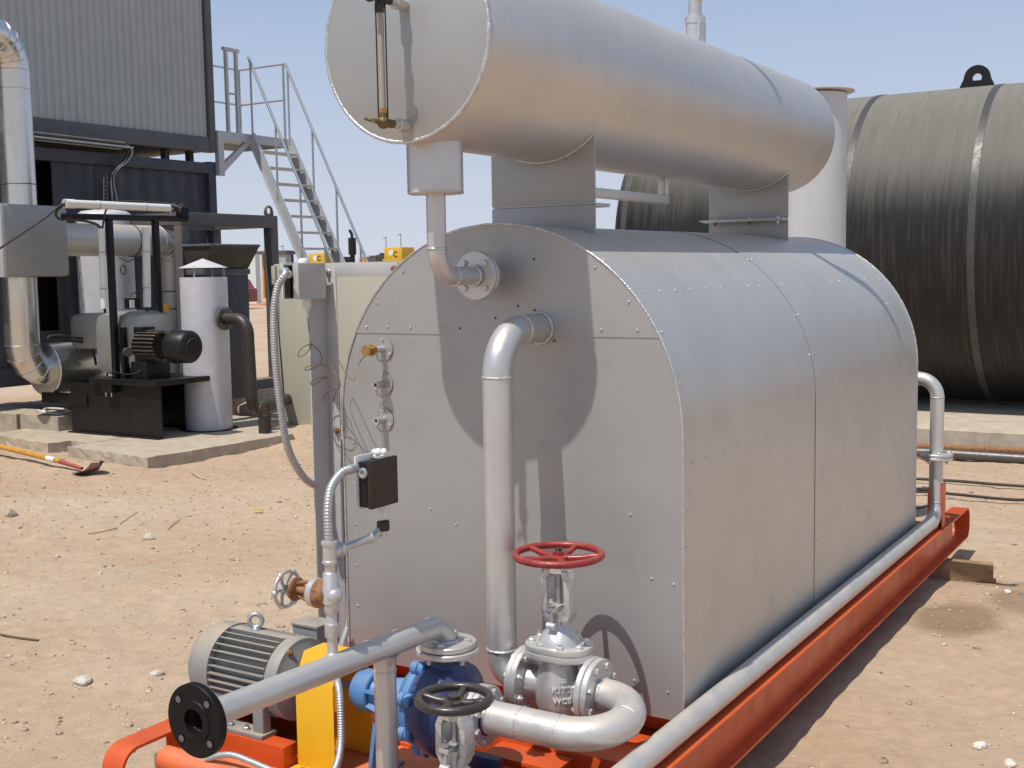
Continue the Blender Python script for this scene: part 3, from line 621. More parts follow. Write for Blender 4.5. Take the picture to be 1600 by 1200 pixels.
# ------------------------------------------------------------------ steam drum
def drum():
    ZC, R, Y0, Y1 = 2.3425, .335, -.524, 3.08
    t = thing('steam_drum', 'long silver cylindrical drum lying on saddles above the boiler', 'drum', (0, 1.3, 1.84))
    prof = [(0, R - .004), (.003, R)] + [(y, R) for y in (1.0, 2.2, 3.0)] + [(Y1 - Y0, R)]
    for k in range(1, 13):
        a = PI / 2 * k / 12; prof.append((Y1 - Y0 + .175 * math.sin(a), R * math.cos(a)))
    m = M(); m.lathe((0, Y0, ZC), (0, 1, 0), prof, 96); obj('shell', m, DRUM, t, ang=60)
    m = M(); m.lathe((0, Y0 - .001, ZC), (0, -1, 0), [(0, R - .006), (.006, R - .008), (.0065, R - .009)], 96); obj('end_plate', m, CLADF, t)
    m = M(); m.torus((0, Y0 - .003, ZC), (0, 1, 0), R - .005, .0075, 150, 8, .16); obj('weld_bead', m, WELD, t, ang=80)
    # bottom drain pot with its pipe
    x, y = .0, -.37
    m = M(); m.lathe((x, y, 1.852), (0, 0, 1), [(0, .03), (0, .090), (.004, .096), (.2, .096)], 48); dp = obj('drain_pot', m, ALU, t)
    m = M(); m.torus((x, y, 1.853), (0, 0, 1), .093, .004, 48, 6, .2); obj('weld_bead', m, ALU, dp)
    P, S = fillet([(x, y, 1.86), (x, y, 1.568), (x, -.13, 1.568)], .095)
    m = M(); m.tube(P, .0335, 28); o = obj('drain_pipe', m, ALU, t)
    for s_ in S: weld(o, s_[0], s_[1], .0335)
    weld(o, (x, -.150, 1.568), (0, 1, 0), .0345, .005)
    flange(t, (x, -.130, 1.568), (0, -1, 0), .088, .016, .03, ALU, 4, .013, .72, PI / 4)
    flange(t, (x, -.112, 1.568), (0, 1, 0), .088, .016, .03, ALU, 4, .013, .72, PI / 4)
    m = M(); m.cyl((x, -.106, 1.568), (x, .0, 1.568), .034, 24); obj('branch_stub', m, ALU, t)
    # upper saddles
    for (y, a, zj, depth) in ((.35, .235, 1.836, .12), (2.6, .23, 1.842, -.09)):
        top = [(a - 2 * a * k / 14, ZC - math.sqrt(R * R - (a - 2 * a * k / 14) ** 2)) for k in range(15)]
        m = M(); m.prism([(-a, y, zj + .004), (a, y, zj + .004)] + [(x_, y, z) for x_, z in top], (0, .007, 0)); s = obj('saddle_plate', m, CLADF, t, bev=.001)  # upper plates too: shade under the drum put in as darker paint
        m = M(); y2 = y + (.0075 if depth > 0 else -.0005); m.box(-a - (.02 if depth < 0 else 0), a, min(y2, y2 + depth), max(y2, y2 + depth), zj - .0025, zj + .004); fl = obj('saddle_flange', m, ALU, s, bev=.002)
        m = M(); m.tube([(x_, y - .003, z - .004) for x_, z in top], .007, 8, True, [.007 * random.uniform(.6, 1.4) for _ in top]); obj('saddle_weld', m, WELD, s, ang=80)
        if depth < 0:
            for bx_, mm_ in ((-.17, RUST), (.03, RUST), (.19, SILV)):
                bolt(s, (bx_, y - .05, zj + .004), (0, 0, 1), .010, .008, 0, SILV); bolt(s, (bx_, y - .05, zj - .011), (0, 0, -1), .010, .008, .01, mm_)
        else:
            for bx_ in (-.17, .17): bolt(s, (bx_, y + .06, zj + .004), (0, 0, 1), .010, .008, 0, SILV)
    yb_ = at(1037, 312, 'x', 0).y; zb_ = at(1037, 312, 'x', 0).z
    m = M(); m.box(-.02, .02, .358, yb_ + .02, zb_ - .02, zb_ + .02); m.box(-.02, .02, yb_ - .02, yb_ + .02, zb_ + .0202, 2.02); obj('brace_bar', m, ALU, t, bev=.003)
    # gauge glass
    gxx = .0
    zt, zb = 2.452, 2.063
    for z, mt in ((zt, ALU), (zb, ALU)):
        m = M(); m.cyl((gxx + .005, Y0 + .01, z), (gxx + .005, Y0 - .05, z), .021, 20); m.cyl((gxx + .005, Y0 - .05, z), (gxx + .005, -.604, z), .0155, 16); m.cyl((gxx + .005, Y0 - .048, z), (gxx + .005, Y0 - .062, z), .0235, 20); g = obj('gauge_branch', m, mt, t, bev=.001)
        m = M(); m.cyl((gxx + .003, -.60, z), (gxx, -.632, z), .014, 8); m.sphere((gxx, -.65, z), .020, 14, 8, (1, 1.1, 1)); m.cyl((gxx, -.65, z - (.03 if z == zt else -.005)), (gxx, -.65, z + (.03 if z == zb else .012)), .0145, 8)
        m.cyl((gxx, -.665, z), (gxx - .0, -.70, z + .002), .008, 8)
        if z == zt: m.torus((gxx, -.70, z + .005), (0, 1, 0), .02, .006, 20, 8); m.cyl((gxx, -.66, z - .02), (gxx, -.66, z - .045), .0125, 10)
        else: m.cyl((gxx - .01, -.685, z + .003), (gxx - .035, -.70, z + .012), .006, 8)
        obj('gauge_cock', m, BRASSD if z == zb else mat('dark_cock_metal', (.035, .04, .04), .45, .5, .3, 50, .4, 80, dust=.3), g)
    m = M(); m.cyl((gxx, -.65, zb + .025), (gxx, -.65, zt - .03), .0095, 16); obj('gauge_glass', m, GLASS, t)
    m = M(); m.cyl((gxx, -.65, zb + .02), (gxx, -.65, zb + .045), .013, 6); obj('gland_nut', m, BRASS, t)
    m = M(); m.cyl((gxx, -.65, zt - .045), (gxx, -.65, zt - .02), .013, 6); obj('gland_nut', m, BRASSD, t)
    for dx, dy in ((-.0135, -.007), (.0135, .007)):
        m = M(); m.cyl((gxx + dx, -.65 + dy, zb), (gxx + dx, -.65 + dy, zt), .0024, 8); obj('guard_rod', m, mat('thin_dark_rod', (.04, .038, .035), .4, .6), t)
    # vent pipe on the top
    zc = ZC + R
    P, S = fillet([(0, 1.87, zc - .02), (0, 1.87, 2.90), (.12, 1.87, 3.06), (.37, 1.87, 3.10), (.50, 2.12, 3.10), (1.0, 2.12, 3.10)], [.07, .08, .08, .08])
    m = M(); m.tube(P, .033, 24); vp = obj('vent_pipe', m, ALU, t)
    m = M(); m.lathe((0, 1.87, zc - .005), (0, 0, 1), [(0, .052), (.03, .052), (.032, .048), (.11, .048), (.112, .052), (.14, .052), (.143, .04), (.155, .04), (.155, .034)], 24)
    for k in range(4): a = PI / 4 + k * PI / 2; m.box(-.005, .005, 1.865, 1.875, zc + .03, zc + .11, Matrix.Translation((.05 * math.cos(a), .05 * math.sin(a), 0)))
    obj('union', m, SILV, t); return t
DR = drum()
# chimney behind the drum
t = thing('chimney', 'pale grey painted chimney stack with flared rim behind the drum', 'chimney', (0.02, 4.15, -.08))
m = M(); chx = at(1271, 300, 'y', 4.15).x; m.lathe((chx, 4.15, -.09), (0, 0, 1), [(0, .212), (2.80, .212)], 64); obj('stack_tube', m, TANKW, t)
m = M(); m.lathe((chx, 4.15, 2.72), (0, 0, 1), [(0, .213), (.004, .26), (.010, .26), (.010, .2)], 64); obj('stack_rim', m, TANKW, t)
# ------------------------------------------------------------------ main outlet pipe
XP, YP = .188, -.293
ZV = .166
def main_pipe():
    t = thing('feed_pipe', 'thick silver pipe bending from the boiler front down to the red-wheeled valve', 'pipe', (XP, YP, ZV))
    r = .0525; R = .155
    P, S = fillet([(XP, .0, 1.375), (XP, YP, 1.375), (XP, YP, ZV + .155), (XP + .02, YP, ZV), (.262, YP, ZV)], [R, .10, .06])
    P, S = fillet([(XP, .0, 1.375), (XP, YP, 1.375), (XP, YP, ZV), (.275, YP, ZV)], [R, .075])
    m = M(); m.tube(P, r, 40, rad=None); o = obj('pipe_run', m, ALU, t, ang=60)
    weld(o, (XP, -.008, 1.375), (0, 1, 0), r + .004, .005); weld(o, (XP, YP + R, 1.375), (0, 1, 0), r, .0035)
    weld(o, (XP, YP, 1.375 - R), (0, 0, 1), r, .0035); weld(o, (XP, YP, ZV + .095), (0, 0, 1), r, .005)
    m = M(); m.lathe((XP, -.0055, 1.375), (0, -1, 0), [(0, .062), (.002, .062), (.003, .05)], 40); obj('wall_collar', m, ALU, t)
    flange(t, (.2745, YP, ZV), (-1, 0, 0), .116, .022, .05, ALUD, 8, .0125, .80, PI / 8, stud=0)
    return t
main_pipe()
# handwheel
def handwheel(parent, c, R, r, mt, nsp, dish, hub, ph=.3, knob=0, ax=(0, 0, 1)):
    c = Vector(c); a = Vector(ax).normalized()
    q_ = Vector((0, 0, 1)).rotation_difference(a)
    T = Matrix.Translation(c) @ q_.to_matrix().to_4x4()
    m = M(); m.torus((0, 0, 0), (0, 0, 1), R, r, 64, 14, .03); m.v = [tuple(T @ Vector(v)) for v in m.v]; w_ = obj('handwheel', m, mt, parent, ang=70)
    for k in range(nsp):
        th = ph + 2 * PI * k / nsp; d = Vector((math.cos(th), math.sin(th), 0)); m = M()
        pts = [d * hub * .7 + Vector((0, 0, -dish)), d * (R * .55) + Vector((0, 0, -dish * .7)), d * (R * .8) + Vector((0, 0, -dish * .15)), d * R]
        m.tube([T @ p_ for p_ in smooth_pts(pts, 3)], r * .8, 10, True, [r * (1.0 - .25 * i / 9) for i in range(10)]); obj('spoke', m, mt, w_, ang=70)
    m = M(); m.lathe((0, 0, -dish - .01), (0, 0, 1), [(0, hub * .8), (.004, hub), (.018, hub), (.022, hub * .7)], 24); m.v = [tuple(T @ Vector(v)) for v in m.v]; obj('hub', m, mt, w_)
    if knob:
        for k in range(knob):
            th = ph + 2 * PI * k / knob; m = M(); m.sphere((R * math.cos(th), R * math.sin(th), 0), r * 1.75, 12, 8); m.v = [tuple(T @ Vector(v)) for v in m.v]; obj('grip_lump', m, mt, w_)
    return w_, T
def gate_valve(name, label, c, s, mt, wmt, Rw, rw, nsp, ph, axis_x=True, texts=True, dx=.136, wheel_h=.458, bmt=None):
    c = Vector(c); t = thing(name, label, 'valve', c - Vector((0, 0, .11 * s)))
    def Z(m):
        return m
    A = Vector((1, 0, 0)) if axis_x else Vector((0, 1, 0)); Bv = Vector((0, 1, 0)) if axis_x else Vector((-1, 0, 0))
    # body barrel, oval in plan, with the through bore
    m = M()
    prof = [(-.112, .03), (-.105, .055), (-.085, .074), (-.05, .084), (0, .086), (.04, .078), (.08, .072), (.105, .075)]
    m.lathe(c, (0, 0, 1), [(a * s, b * s) for a, b in prof], 40)
    m.v = [tuple(c + Vector((v[0] - c.x, v[1] - c.y, v[2] - c.z)).dot(A) * 1.02 * A + Vector((v[0] - c.x, v[1] - c.y, 0)).dot(Bv) * .98 * Bv + Vector((0, 0, v[2] - c.z))) for v in m.v]
    m.lathe(c - A * dx * s, A, [(0, .064 * s), (.02 * s, .058 * s), (.05 * s, .053 * s), (.136 * s, .056 * s), (.22 * s, .053 * s), (.25 * s, .058 * s), (2 * dx * s, .064 * s)], 36)
    body = obj('valve_body', m, mt, t, ang=60)
    for sg in (-1, 1):
        f = flange(t, c + A * sg * (dx - .011) * s, A * -sg, .119 * s, .022 * s, .05 * s, mt, 8, .0125 * s, .80, PI / 8, stud=.006, bmt=bmt)
    # bonnet flanges (rounded rectangle)
    zb = c.z + .112 * s
    def rr(zc_, hx, hy, th_, rad_):
        pts = []
        for (qx, qy, a0) in ((hx - rad_, hy - rad_, 0), (-hx + rad_, hy - rad_, PI / 2), (-hx + rad_, -hy + rad_, PI), (hx - rad_, -hy + rad_, 1.5 * PI)):
            for k in range(7): a = a0 + PI / 2 * k / 6; pts.append(c + A * (qx + rad_ * math.cos(a)) + Bv * (qy + rad_ * math.sin(a)) + Vector((0, 0, zc_ - c.z)))
        mm = M(); mm.prism(pts, (0, 0, th_)); return mm
    obj('bonnet_flange', rr(zb - .004 * s, .120 * s, .090 * s, .022 * s, .078 * s), mt, t, bev=.003)
    f2 = obj('bonnet_flange', rr(zb + .0195 * s, .118 * s, .088 * s, .020 * s, .076 * s), mt, t, bev=.003)
    for k in range(8):
        a = PI / 8 + k * PI / 4; p_ = c + A * (.101 * s * math.cos(a)) + Bv * (.073 * s * math.sin(a)) 
        bolt(f2, (p_.x, p_.y, zb + .0395 * s), (0, 0, 1), .0125 * s, .011 * s, .010 * s if k % 3 == 0 else .004 * s, bmt or mt)
        bolt(f2, (p_.x, p_.y, zb - .004 * s), (0, 0, -1), .0125 * s, .011 * s, .006 * s, bmt or mt)
    z1 = zb + .0385 * s
    m = M(); m.lathe((c.x, c.y, z1), (0, 0, 1), [(0, .074 * s), (.016 * s, .070 * s), (.038 * s, .058 * s), (.058 * s, .040 * s), (.075 * s, .031 * s), (.10 * s, .027 * s), (.104 * s, .03 * s), (.118 * s, .03 * s)], 32); obj('bonnet', m, mt, t, ang=50)
    # yoke of two arms
    zt = c.z + (wheel_h - .05) * s; zy = z1 + .07 * s
    for sg in (-1, 1):
        m = M(); o_ = A * sg
        cs = [(.026, zy), (.044, zy + .035 * s), (.043, zt - .03 * s), (.030, zt)]
        for i in range(len(cs) - 1):
            (a, za), (b, zb_) = cs[i], cs[i + 1]; vs = []
            for (q1, zz) in ((a * s, za), (b * s, zb_)):
                for (e1, e2) in ((-.011, -.027), (.011, -.027), (.011, .027), (-.011, .027)):
                    vs.append(c + o_ * (q1 + e1 * s) + Bv * e2 * s + Vector((0, 0, zz - c.z)))
            m.add(vs, [(0, 1, 2, 3), (7, 6, 5, 4), (0, 4, 5, 1), (1, 5, 6, 2), (2, 6, 7, 3), (3, 7, 4, 0)])
        obj('yoke_arm', m, mt, t, bev=.002)
        # gland eye-bolt either side
        m = M(); g = c + Bv * sg * .052 * s
        m.cyl((g.x, g.y, z1 + .075 * s), (g.x, g.y, z1 + .165 * s), .0055 * s, 10); m.cyl((g.x, g.y, z1 + .142 * s), (g.x, g.y, z1 + .156 * s), .0125 * s, 6)
        m.cyl(g - A * .016 * s + Vector((0, 0, z1 + .072 * s - g.z)), g + A * .016 * s + Vector((0, 0, z1 + .072 * s - g.z)), .0135 * s, 14); obj('gland_bolt', m, mt, t)
    m = M(); m.box(-.018 * s, .018 * s, -.062 * s, .062 * s, z1 + .122 * s, z1 + .138 * s, Matrix.Translation((c.x, c.y, 0)) @ (Matrix.Identity(4) if axis_x else Matrix.Rotation(PI / 2, 4, 'Z'))); m.cyl((c.x, c.y, z1 + .11 * s), (c.x, c.y, z1 + .125 * s), .022 * s, 20); obj('gland_plate', m, mt, t, bev=.002)
    m = M(); m.lathe((c.x, c.y, zt - .012 * s), (0, 0, 1), [(0, .03 * s), (.004 * s, .037 * s), (.022 * s, .037 * s), (.026 * s, .026 * s), (.05 * s, .022 * s)], 24); obj('yoke_head', m, mt, t)
    m = M(); pr = [(0, .0095 * s)]; k = 0
    while z1 + .11 * s + k * .004 * s < c.z + wheel_h * s - .004: pr.append((k * .004 * s, .0105 * s)); pr.append((k * .004 * s + .002 * s, .0088 * s)); k += 1
    m.lathe((c.x, c.y, z1 + .11 * s), (0, 0, 1), pr, 12); m.v = [v for v in m.v]; obj('stem', m, STEEL, t, ang=85)
    hw, _ = handwheel(t, (c.x, c.y, c.z + wheel_h * s), Rw, rw, wmt, nsp, .012 * s, .036 * s, ph)
    m = M(); m.cyl((c.x, c.y, c.z + wheel_h * s - .005), (c.x, c.y, c.z + (wheel_h + .012) * s), .022 * s, 6); obj('wheel_nut', m, wmt, hw)
    return t, body
VC = (.421, YP, ZV)
vt, body = gate_valve('gate_valve', 'silver flanged gate valve with large red five-spoke handwheel at the boiler front', VC, 1.0, SILV, WHEELR, .146, .0125, 5, .35)
m = M(); m.lathe((VC[0], VC[1], ZV + .44), (0, 0, 1), [(0, .011)] + [(.002 + .003 * k, .0115 if k % 2 else .0095) for k in range(14)], 14); obj('stem_tip', m, mat('dark_stem', (.05, .045, .04), .5, .3, .2, 50), vt)
dvec = Vector((.57, -.82, 0)).normalized(); rt = Vector((0, 0, 1)).cross(dvec); rt = -rt if rt.dot(CR) < 0 else rt
for s_, z, sz in (('150', .046, .020), ('KITZ', .014, .034), ('WCB', -.024, .028)):
    tm_ = text_mesh(s_, sz, .0018); rb = .0845 if z > .03 else .0870
    for v in tm_.vertices:
        th = v.co.x / rb; q_ = (dvec * math.cos(th) + rt * math.sin(th)) * (rb + v.co.z) + Vector((0, 0, v.co.y + z)); v.co = q_
    tm_.materials.clear(); tm_.materials.append(mat('raised_letter_edges', (.74, .74, .73), .5, .1, .05, 25, .1, 110))
    link('cast_lettering', tm_, body, Vector(VC) - wl(body))
# ------------------------------------------------------------------ U-bend suction pipe
YU = -.592; ZU = .140
def ubend():
    t = thing('suction_pipe', 'thick dusty silver U-shaped pipe joining the red-wheeled valve to the blue pump', 'pipe', (.6, -.44, ZU))
    x1 = .742; r = .0535
    P, S = fillet([(.567, YP, ZV), (x1, YP, ZV), (x1, YU, ZU), (.315, YU, ZU)], .149, 14)
    m = M(); m.tube(P, r, 44); o = obj('pipe_run', m, ALUD, t, ang=60)
    for s_ in S: weld(o, s_[0], s_[1], r - .001, .0032)
    weld(o, (.592, YP, ZV), (1, 0, 0), r, .004); weld(o, (.335, YU, ZU), (1, 0, 0), r, .005); weld(o, (.45, YU, ZU), (1, 0, 0), r - .001, .003)
    flange(t, (.5685, YP, ZV), (1, 0, 0), .116, .022, .05, ALUD, 8, .0125, .80, PI / 8)
    flange(t, (.312, YU, ZU), (1, 0, 0), .100, .021, .05, ALUD, 8, .0125, .78, PI / 8)
    return t
ubend()
# ------------------------------------------------------------------ pump
def pump():
    t = thing('pump', 'bright blue centrifugal pump standing in front of the boiler', 'pump', (.1, YU, -.14))
    c = Vector((.165, YU, ZU))
    m = M(); m.lathe(c - Vector((.07, 0, 0)), (1, 0, 0), [(0, .10), (.006, .15), (.03, .162), (.075, .165), (.115, .155), (.14, .12), (.155, .075), (.18, .07)], 48); obj('volute', m, NAVY, t, ang=50)
    m = M(); m.lathe((c.x - .0, YU, ZU + .12), (0, 0, 1), [(0, .085), (.035, .062), (.07, .056), (.09, .056)], 32); m.v = [(c.x + (v[0] - c.x) * (1.0 if v[2] > .3 else .9), v[1], v[2]) for v in m.v]; obj('discharge_neck', m, NAVY, t, ang=50)
    m = M(); m.lathe((c.x + .1, YU, ZU), (1, 0, 0), [(0, .07), (.06, .062)], 32); obj('suction_neck', m, NAVY, t)
    flange(t, (.2905, YU, ZU), (-1, 0, 0), .100, .020, .05, ALUD, 8, .012, .78, PI / 8, bmt=SILV)
    flange(t, (c.x, YU, .338), (0, 0, -1), .104, .019, .05, ALUD, 4, .013, .74, .3, stud=.012)
    # cover ring with lugs, in two halves with a joint
    for (x0, th_) in ((-.100, .026), (-.072, .024)):
        m = M(); m.lathe((c.x + x0, YU, ZU), (1, 0, 0), [(0, .06), (0, .142), (.003, .145), (th_ - .003, .145), (th_, .142), (th_, .06)], 48)
        for k in range(8):
            a = PI / 8 + k * PI / 4; m.lathe((c.x + x0 + .0, YU + .15 * math.cos(a), ZU + .15 * math.sin(a)), (1, 0, 0), [(0, .020), (.002, .023), (th_ - .001, .023), (th_, .021)], 16)
        cr_ = obj('cover_ring', m, BLUE, t, bev=0)
    for k in range(8):
        a = PI / 8 + k * PI / 4; bolt(cr_, (c.x - .1005, YU + .15 * math.cos(a), ZU + .15 * math.sin(a)), (-1, 0, 0), .010, .008, .004, BLUE)
    m = M(); m.lathe((c.x - .10, YU, ZU), (-1, 0, 0), [(0, .135), (.03, .12), (.045, .07), (.20, .052), (.21, .06)], 36); obj('bracket', m, BLUE, t, ang=50)
    for a in (.35, PI - .35, PI + .5, -.5):
        d = Vector((0, math.cos(a), math.sin(a))); m = M(); n_ = Vector((0, -math.sin(a), math.cos(a)))
        vs = []
        for (x_, r0, r1) in ((c.x - .11, .05, .125), (c.x - .32, .045, .068)):
            for (rr_, s_) in ((r0, -1), (r1, -1), (r1, 1), (r0, 1)): vs.append(Vector((x_, YU, ZU)) + d * rr_ + n_ * .006 * s_)
        m.add(vs, [(0, 1, 2, 3), (7, 6, 5, 4), (0, 4, 5, 1), (1, 5, 6, 2), (2, 6, 7, 3), (3, 7, 4, 0)]); obj('bracket_rib', m, BLUE, t)
    m = M(); m.lathe((c.x - .30, YU, ZU), (-1, 0, 0), [(0, .05), (0, .068), (.004, .073), (.05, .073), (.055, .066), (.075, .064), (.078, .03), (.11, .02)], 36); obj('bearing_cap', m, BLUE, t)
    m = M(); m.cyl((c.x - .38, YU, ZU), (c.x - .50, YU, ZU), .019, 20); obj('shaft', m, STEEL, t)
    # bearing foot
    x_ = c.x - .295
    m = M(); m.prism([(x_, YU - .03, ZU - .06), (x_, YU + .03, ZU - .06), (x_, YU + .075, -.130), (x_, YU - .075, -.130)], (.016, 0, 0)); m.box(x_ - .02, x_ + .035, YU - .09, YU + .09, -.1415, -.1305); ft = obj('bearing_foot', m, BLUE, t, bev=.002)
    bolt(ft, (x_ + .01, YU - .075, -.1305), (0, 0, 1), .009, .008, .006, SILV)
    m = M(); m.box(c.x - .06, c.x + .13, YU - .13, YU - .09, -.1415, -.05); m.box(c.x - .06, c.x + .13, YU + .09, YU + .13, -.1415, -.05); m.box(c.x + .05, c.x + .15, YU - .15, YU + .15, -.1415, -.125); obj('casing_foot', m, NAVY, t, bev=.003)
    return t
pump()
# ------------------------------------------------------------------ header pipe with open black flange
XH, ZH = .12, .43
def header():
    t = thing('header_pipe', 'long thin silver pipe ending in an open black flange over the motor', 'pipe', (XH, -1.0, ZH))
    zz = lambda y: .41 + (-.56 - y) * .034
    r = .036
    P, S = fillet([(XH, -1.62, zz(-1.62)), (XH + .003, YU, zz(YU)), (XH + .02, YU, .365)], .052, 10)
    P, S = fillet([(XH, -1.62, zz(-1.62)), (XH + .032, YU - .0, .424), (XH + .044, YU, .35)], .066, 12)
    m = M(); m.tube(P, r, 36, False); o = obj('pipe_run', m, ALU, t, ang=60)
    m = M(); m.tube([(XH, -1.64, zz(-1.64)), (XH, -1.2, zz(-1.2))], .0325, 32, False); m.lathe((XH, -1.2, zz(-1.2)), (0, 1, 0), [(0, .0324), (.004, .0324)], 32); obj('pipe_bore', m, mat('rusty_bore', (.03, .017, .012), .9), t)
    weld(o, S[0][0], S[0][1], r, .0022, ALU); weld(o, (XH, -.80, zz(-.80)), (0, 1, 0), r, .0022, ALU); weld(o, (XH, -.94, zz(-.94)), (0, 1, 0), r, .0018, ALU)
    weld(o, (XH + .043, YU, .372), (0, 0, 1), r + .005, .006, ALU)
    flange(t, (XH + .045, YU, .3595), (0, 0, 1), .096, .020, .036, ALU, 4, .013, .74, .3)
    # open end flange: ring with four holes
    c = Vector((XH, -1.637, zz(-1.637))); nseg = 96; Rf, Rb, th_ = .097, .033, .020
    m = M(); m.lathe(c, (0, -1, 0), [(0, Rb), (0, Rf), (th_ - .002, Rf), (th_, Rf - .002), (th_, .056), (th_ + .003, .054), (th_ + .003, Rb), (0, Rb)], 64); m.f = m.f[:-2]; f = obj('end_flange', m, BLKF, t, ang=30)
    for k in range(4):
        a = PI / 4 + k * PI / 2 + .05; q_ = c + Vector((.073 * math.cos(a), -th_ - .0006, .073 * math.sin(a)))
        m = M(); m.lathe(q_, (0, -1, 0), [(0, .0100), (.0012, .0100), (.0012, .0115), (0, .0115)], 20); obj('hole_rim', m, BLKF, f)
        m = M(); m.lathe(q_ + Vector((0, .0004, 0)), (0, -1, 0), [(0, .0098), (.0008, .0098)], 20); obj('bolt_hole', m, mat('hole_painted_light', (.12, .11, .115), .8), f)  # pale disc paints the light showing through the bolt hole
    m = M(); m.torus(c + Vector((0, .002, 0)), (0, 1, 0), r + .003, .006, 40, 8, .2); obj('weld_bead', m, ALU, t)
    m = M(); m.lathe(c + Vector((0, .001, 0)), (0, 1, 0), [(0, Rf - .001), (.002, Rf - .002), (.0025, Rb + .003)], 64); m.f = m.f[:-2]; obj('flange_back', m, ALU, f)
    # tee leg
    P, S = fillet([(XH, -.87, zz(-.87) - .0), (XH, -.87, -.03), (XH + .12, -1.0, -.03)], .06)
    m = M(); m.tube(P, .0355, 32); o = obj('branch_leg', m, SILVD if False else ALU, t, ang=60)
    m = M(); m.lathe((XH, -.87, zz(-.87) - .022), (0, 0, -1), [(0, .048), (.008, .043), (.02, .038), (.035, .036)], 36); obj('tee_fillet', m, ALU, t, ang=60)
    weld(o, (XH, -.87, .345), (0, 0, 1), .0355, .0025, ALU)
    return t
header()
vt2, b2 = gate_valve('gate_valve', 'worn grey gate valve with black four-spoke handwheel in front of the pump', (.463, -.985, -.052), .95, SILVD, WHEELB, .103, .0135, 4, .25, wheel_h=.425)
t = thing('bypass_pipe', 'short silver pipe leading into the black-wheeled valve', 'pipe', (.3, -.98, 0.01))
P, S = fillet([(XH + .10, -.975, -.052), (.25, -.985, -.052), (.33, -.985, -.052)], .06); m = M(); m.tube(P, .034, 28); obj('pipe_run', m, ALUD, t)
flange(t, (.323, -.985, -.052), (-1, 0, 0), .108, .016, .034, ALUD, 8, .009, .8, PI / 8)
P, S = fillet([(.600, -.985, -.052), (.69, -.985, -.052), (.69, -1.45, -.052)], .06); m = M(); m.tube(P, .034, 28); obj('pipe_run', m, ALUD, t)
flange(t, (.603, -.985, -.052), (1, 0, 0), .108, .016, .034, ALUD, 8, .009, .8, PI / 8)
# ------------------------------------------------------------------ motor
def motor():
    ax0 = Vector((-.94, YU, .128)); t = thing('electric_motor', 'dusty grey finned electric motor with lifting eye on the orange skid', 'motor', (-.68, YU, -.06))
    R = .126
    m = M(); m.lathe(ax0 + Vector((.12, 0, 0)), (1, 0, 0), [(0, R - .004), (.31, R - .004)], 48); obj('stator_body', m, MOTG, t)
    # cowl
    m = M(); m.lathe(ax0, (1, 0, 0), [(0, .05), (0.0, .085), (.006, .115), (.025, .140), (.05, .152), (.135, .155), (.1355, .145)], 56); cw = obj('fan_cowl', m, MOTG, t, ang=45)
    for rr_ in (.03, .055, .08): m = M(); m.torus(ax0 + Vector((-.001, 0, 0)), (1, 0, 0), rr_, .0025, 32, 6); obj('grille_ring', m, BLK, cw)
    # fins share one mesh and turn about the axis
    fm = M(); fm.box(.13, .405, -.0022, .0022, R - .008, R + .026); fm.box(.13, .405, -.0035, .0035, R - .008, R + .004)
    fme = None
    angs = [x for x in np.linspace(-PI, PI, 34, endpoint=False) if not (abs(x) < .16)]
    for a in angs:
        if a < -2.6 or a > 2.6: continue
        if fme is None:
            fme = bpy.data.meshes.new('cooling_fin'); fme.from_pydata([tuple(v) for v in fm.v], [], fm.f); fme.materials.append(MOTG)
        o = bpy.data.objects.new('cooling_fin', fme); COL.objects.link(o); o.parent = t; o.location = ax0 - wl(t); o.rotation_euler = (a, 0, 0)
    m = M(); m.box(ax0.x + .13, ax0.x + .41, YU - .02, YU + .02, ax0.z + R - .01, ax0.z + R + .022); obj('top_rib', m, MOTG, t, bev=.003)
    m = M(); m.lathe(ax0 + Vector((.405, 0, 0)), (1, 0, 0), [(0, .12), (.0, .142), (.004, .148), (.05, .150), (.056, .146), (.06, .120), (.075, .10), (.085, .06), (.10, .05)], 56); es = obj('end_shield', m, MOTG, t, ang=40)
    for a in (1.05,): bolt(es, ax0 + Vector((.46, -.135 * math.cos(a), .135 * math.sin(a))), (1, 0, 0), .011, .012, .006, RUST)
    m = M(); m.cyl(ax0 + Vector((.49, 0, 0)), ax0 + Vector((.56, 0, 0)), .022, 20); obj('shaft', m, STEEL, t)
    m = M(); m.torus((ax0.x + .24, YU, ax0.z + R + .058), (.57, -.82, 0), .024, .0085, 28, 12); m.lathe((ax0.x + .24, YU, ax0.z + R + .018), (0, 0, 1), [(0, .02), (.01, .018), (.02, .009)], 16); obj('lifting_eye', m, STEEL, t)
    m = M(); m.box(ax0.x + .30, ax0.x + .42, YU + .13, YU + .23, ax0.z + .05, ax0.z + .14); m.box(ax0.x + .295, ax0.x + .425, YU + .125, YU + .235, ax0.z + .1405, ax0.z + .152); tb = obj('terminal_box', m, MOTG, t, bev=.004)
    for y in (-.115, .115):
        m = M(); m.box(ax0.x + .12, ax0.x + .40, YU + y - .04, YU + y + .04, -.0615, -.046); m.box(ax0.x + .14, ax0.x + .19, YU + y - .02, YU + y + .02, -.0465, .06); m.box(ax0.x + .34, ax0.x + .39, YU + y - .02, YU + y + .02, -.0465, .06); ft = obj('foot', m, MOTG, t, bev=.003)
        for x_ in (.225, .305): bolt(ft, (ax0.x + x_, YU + y * 1.15, -.046), (0, 0, 1), .013, .012, .012, STEEL)
    return t
motor()
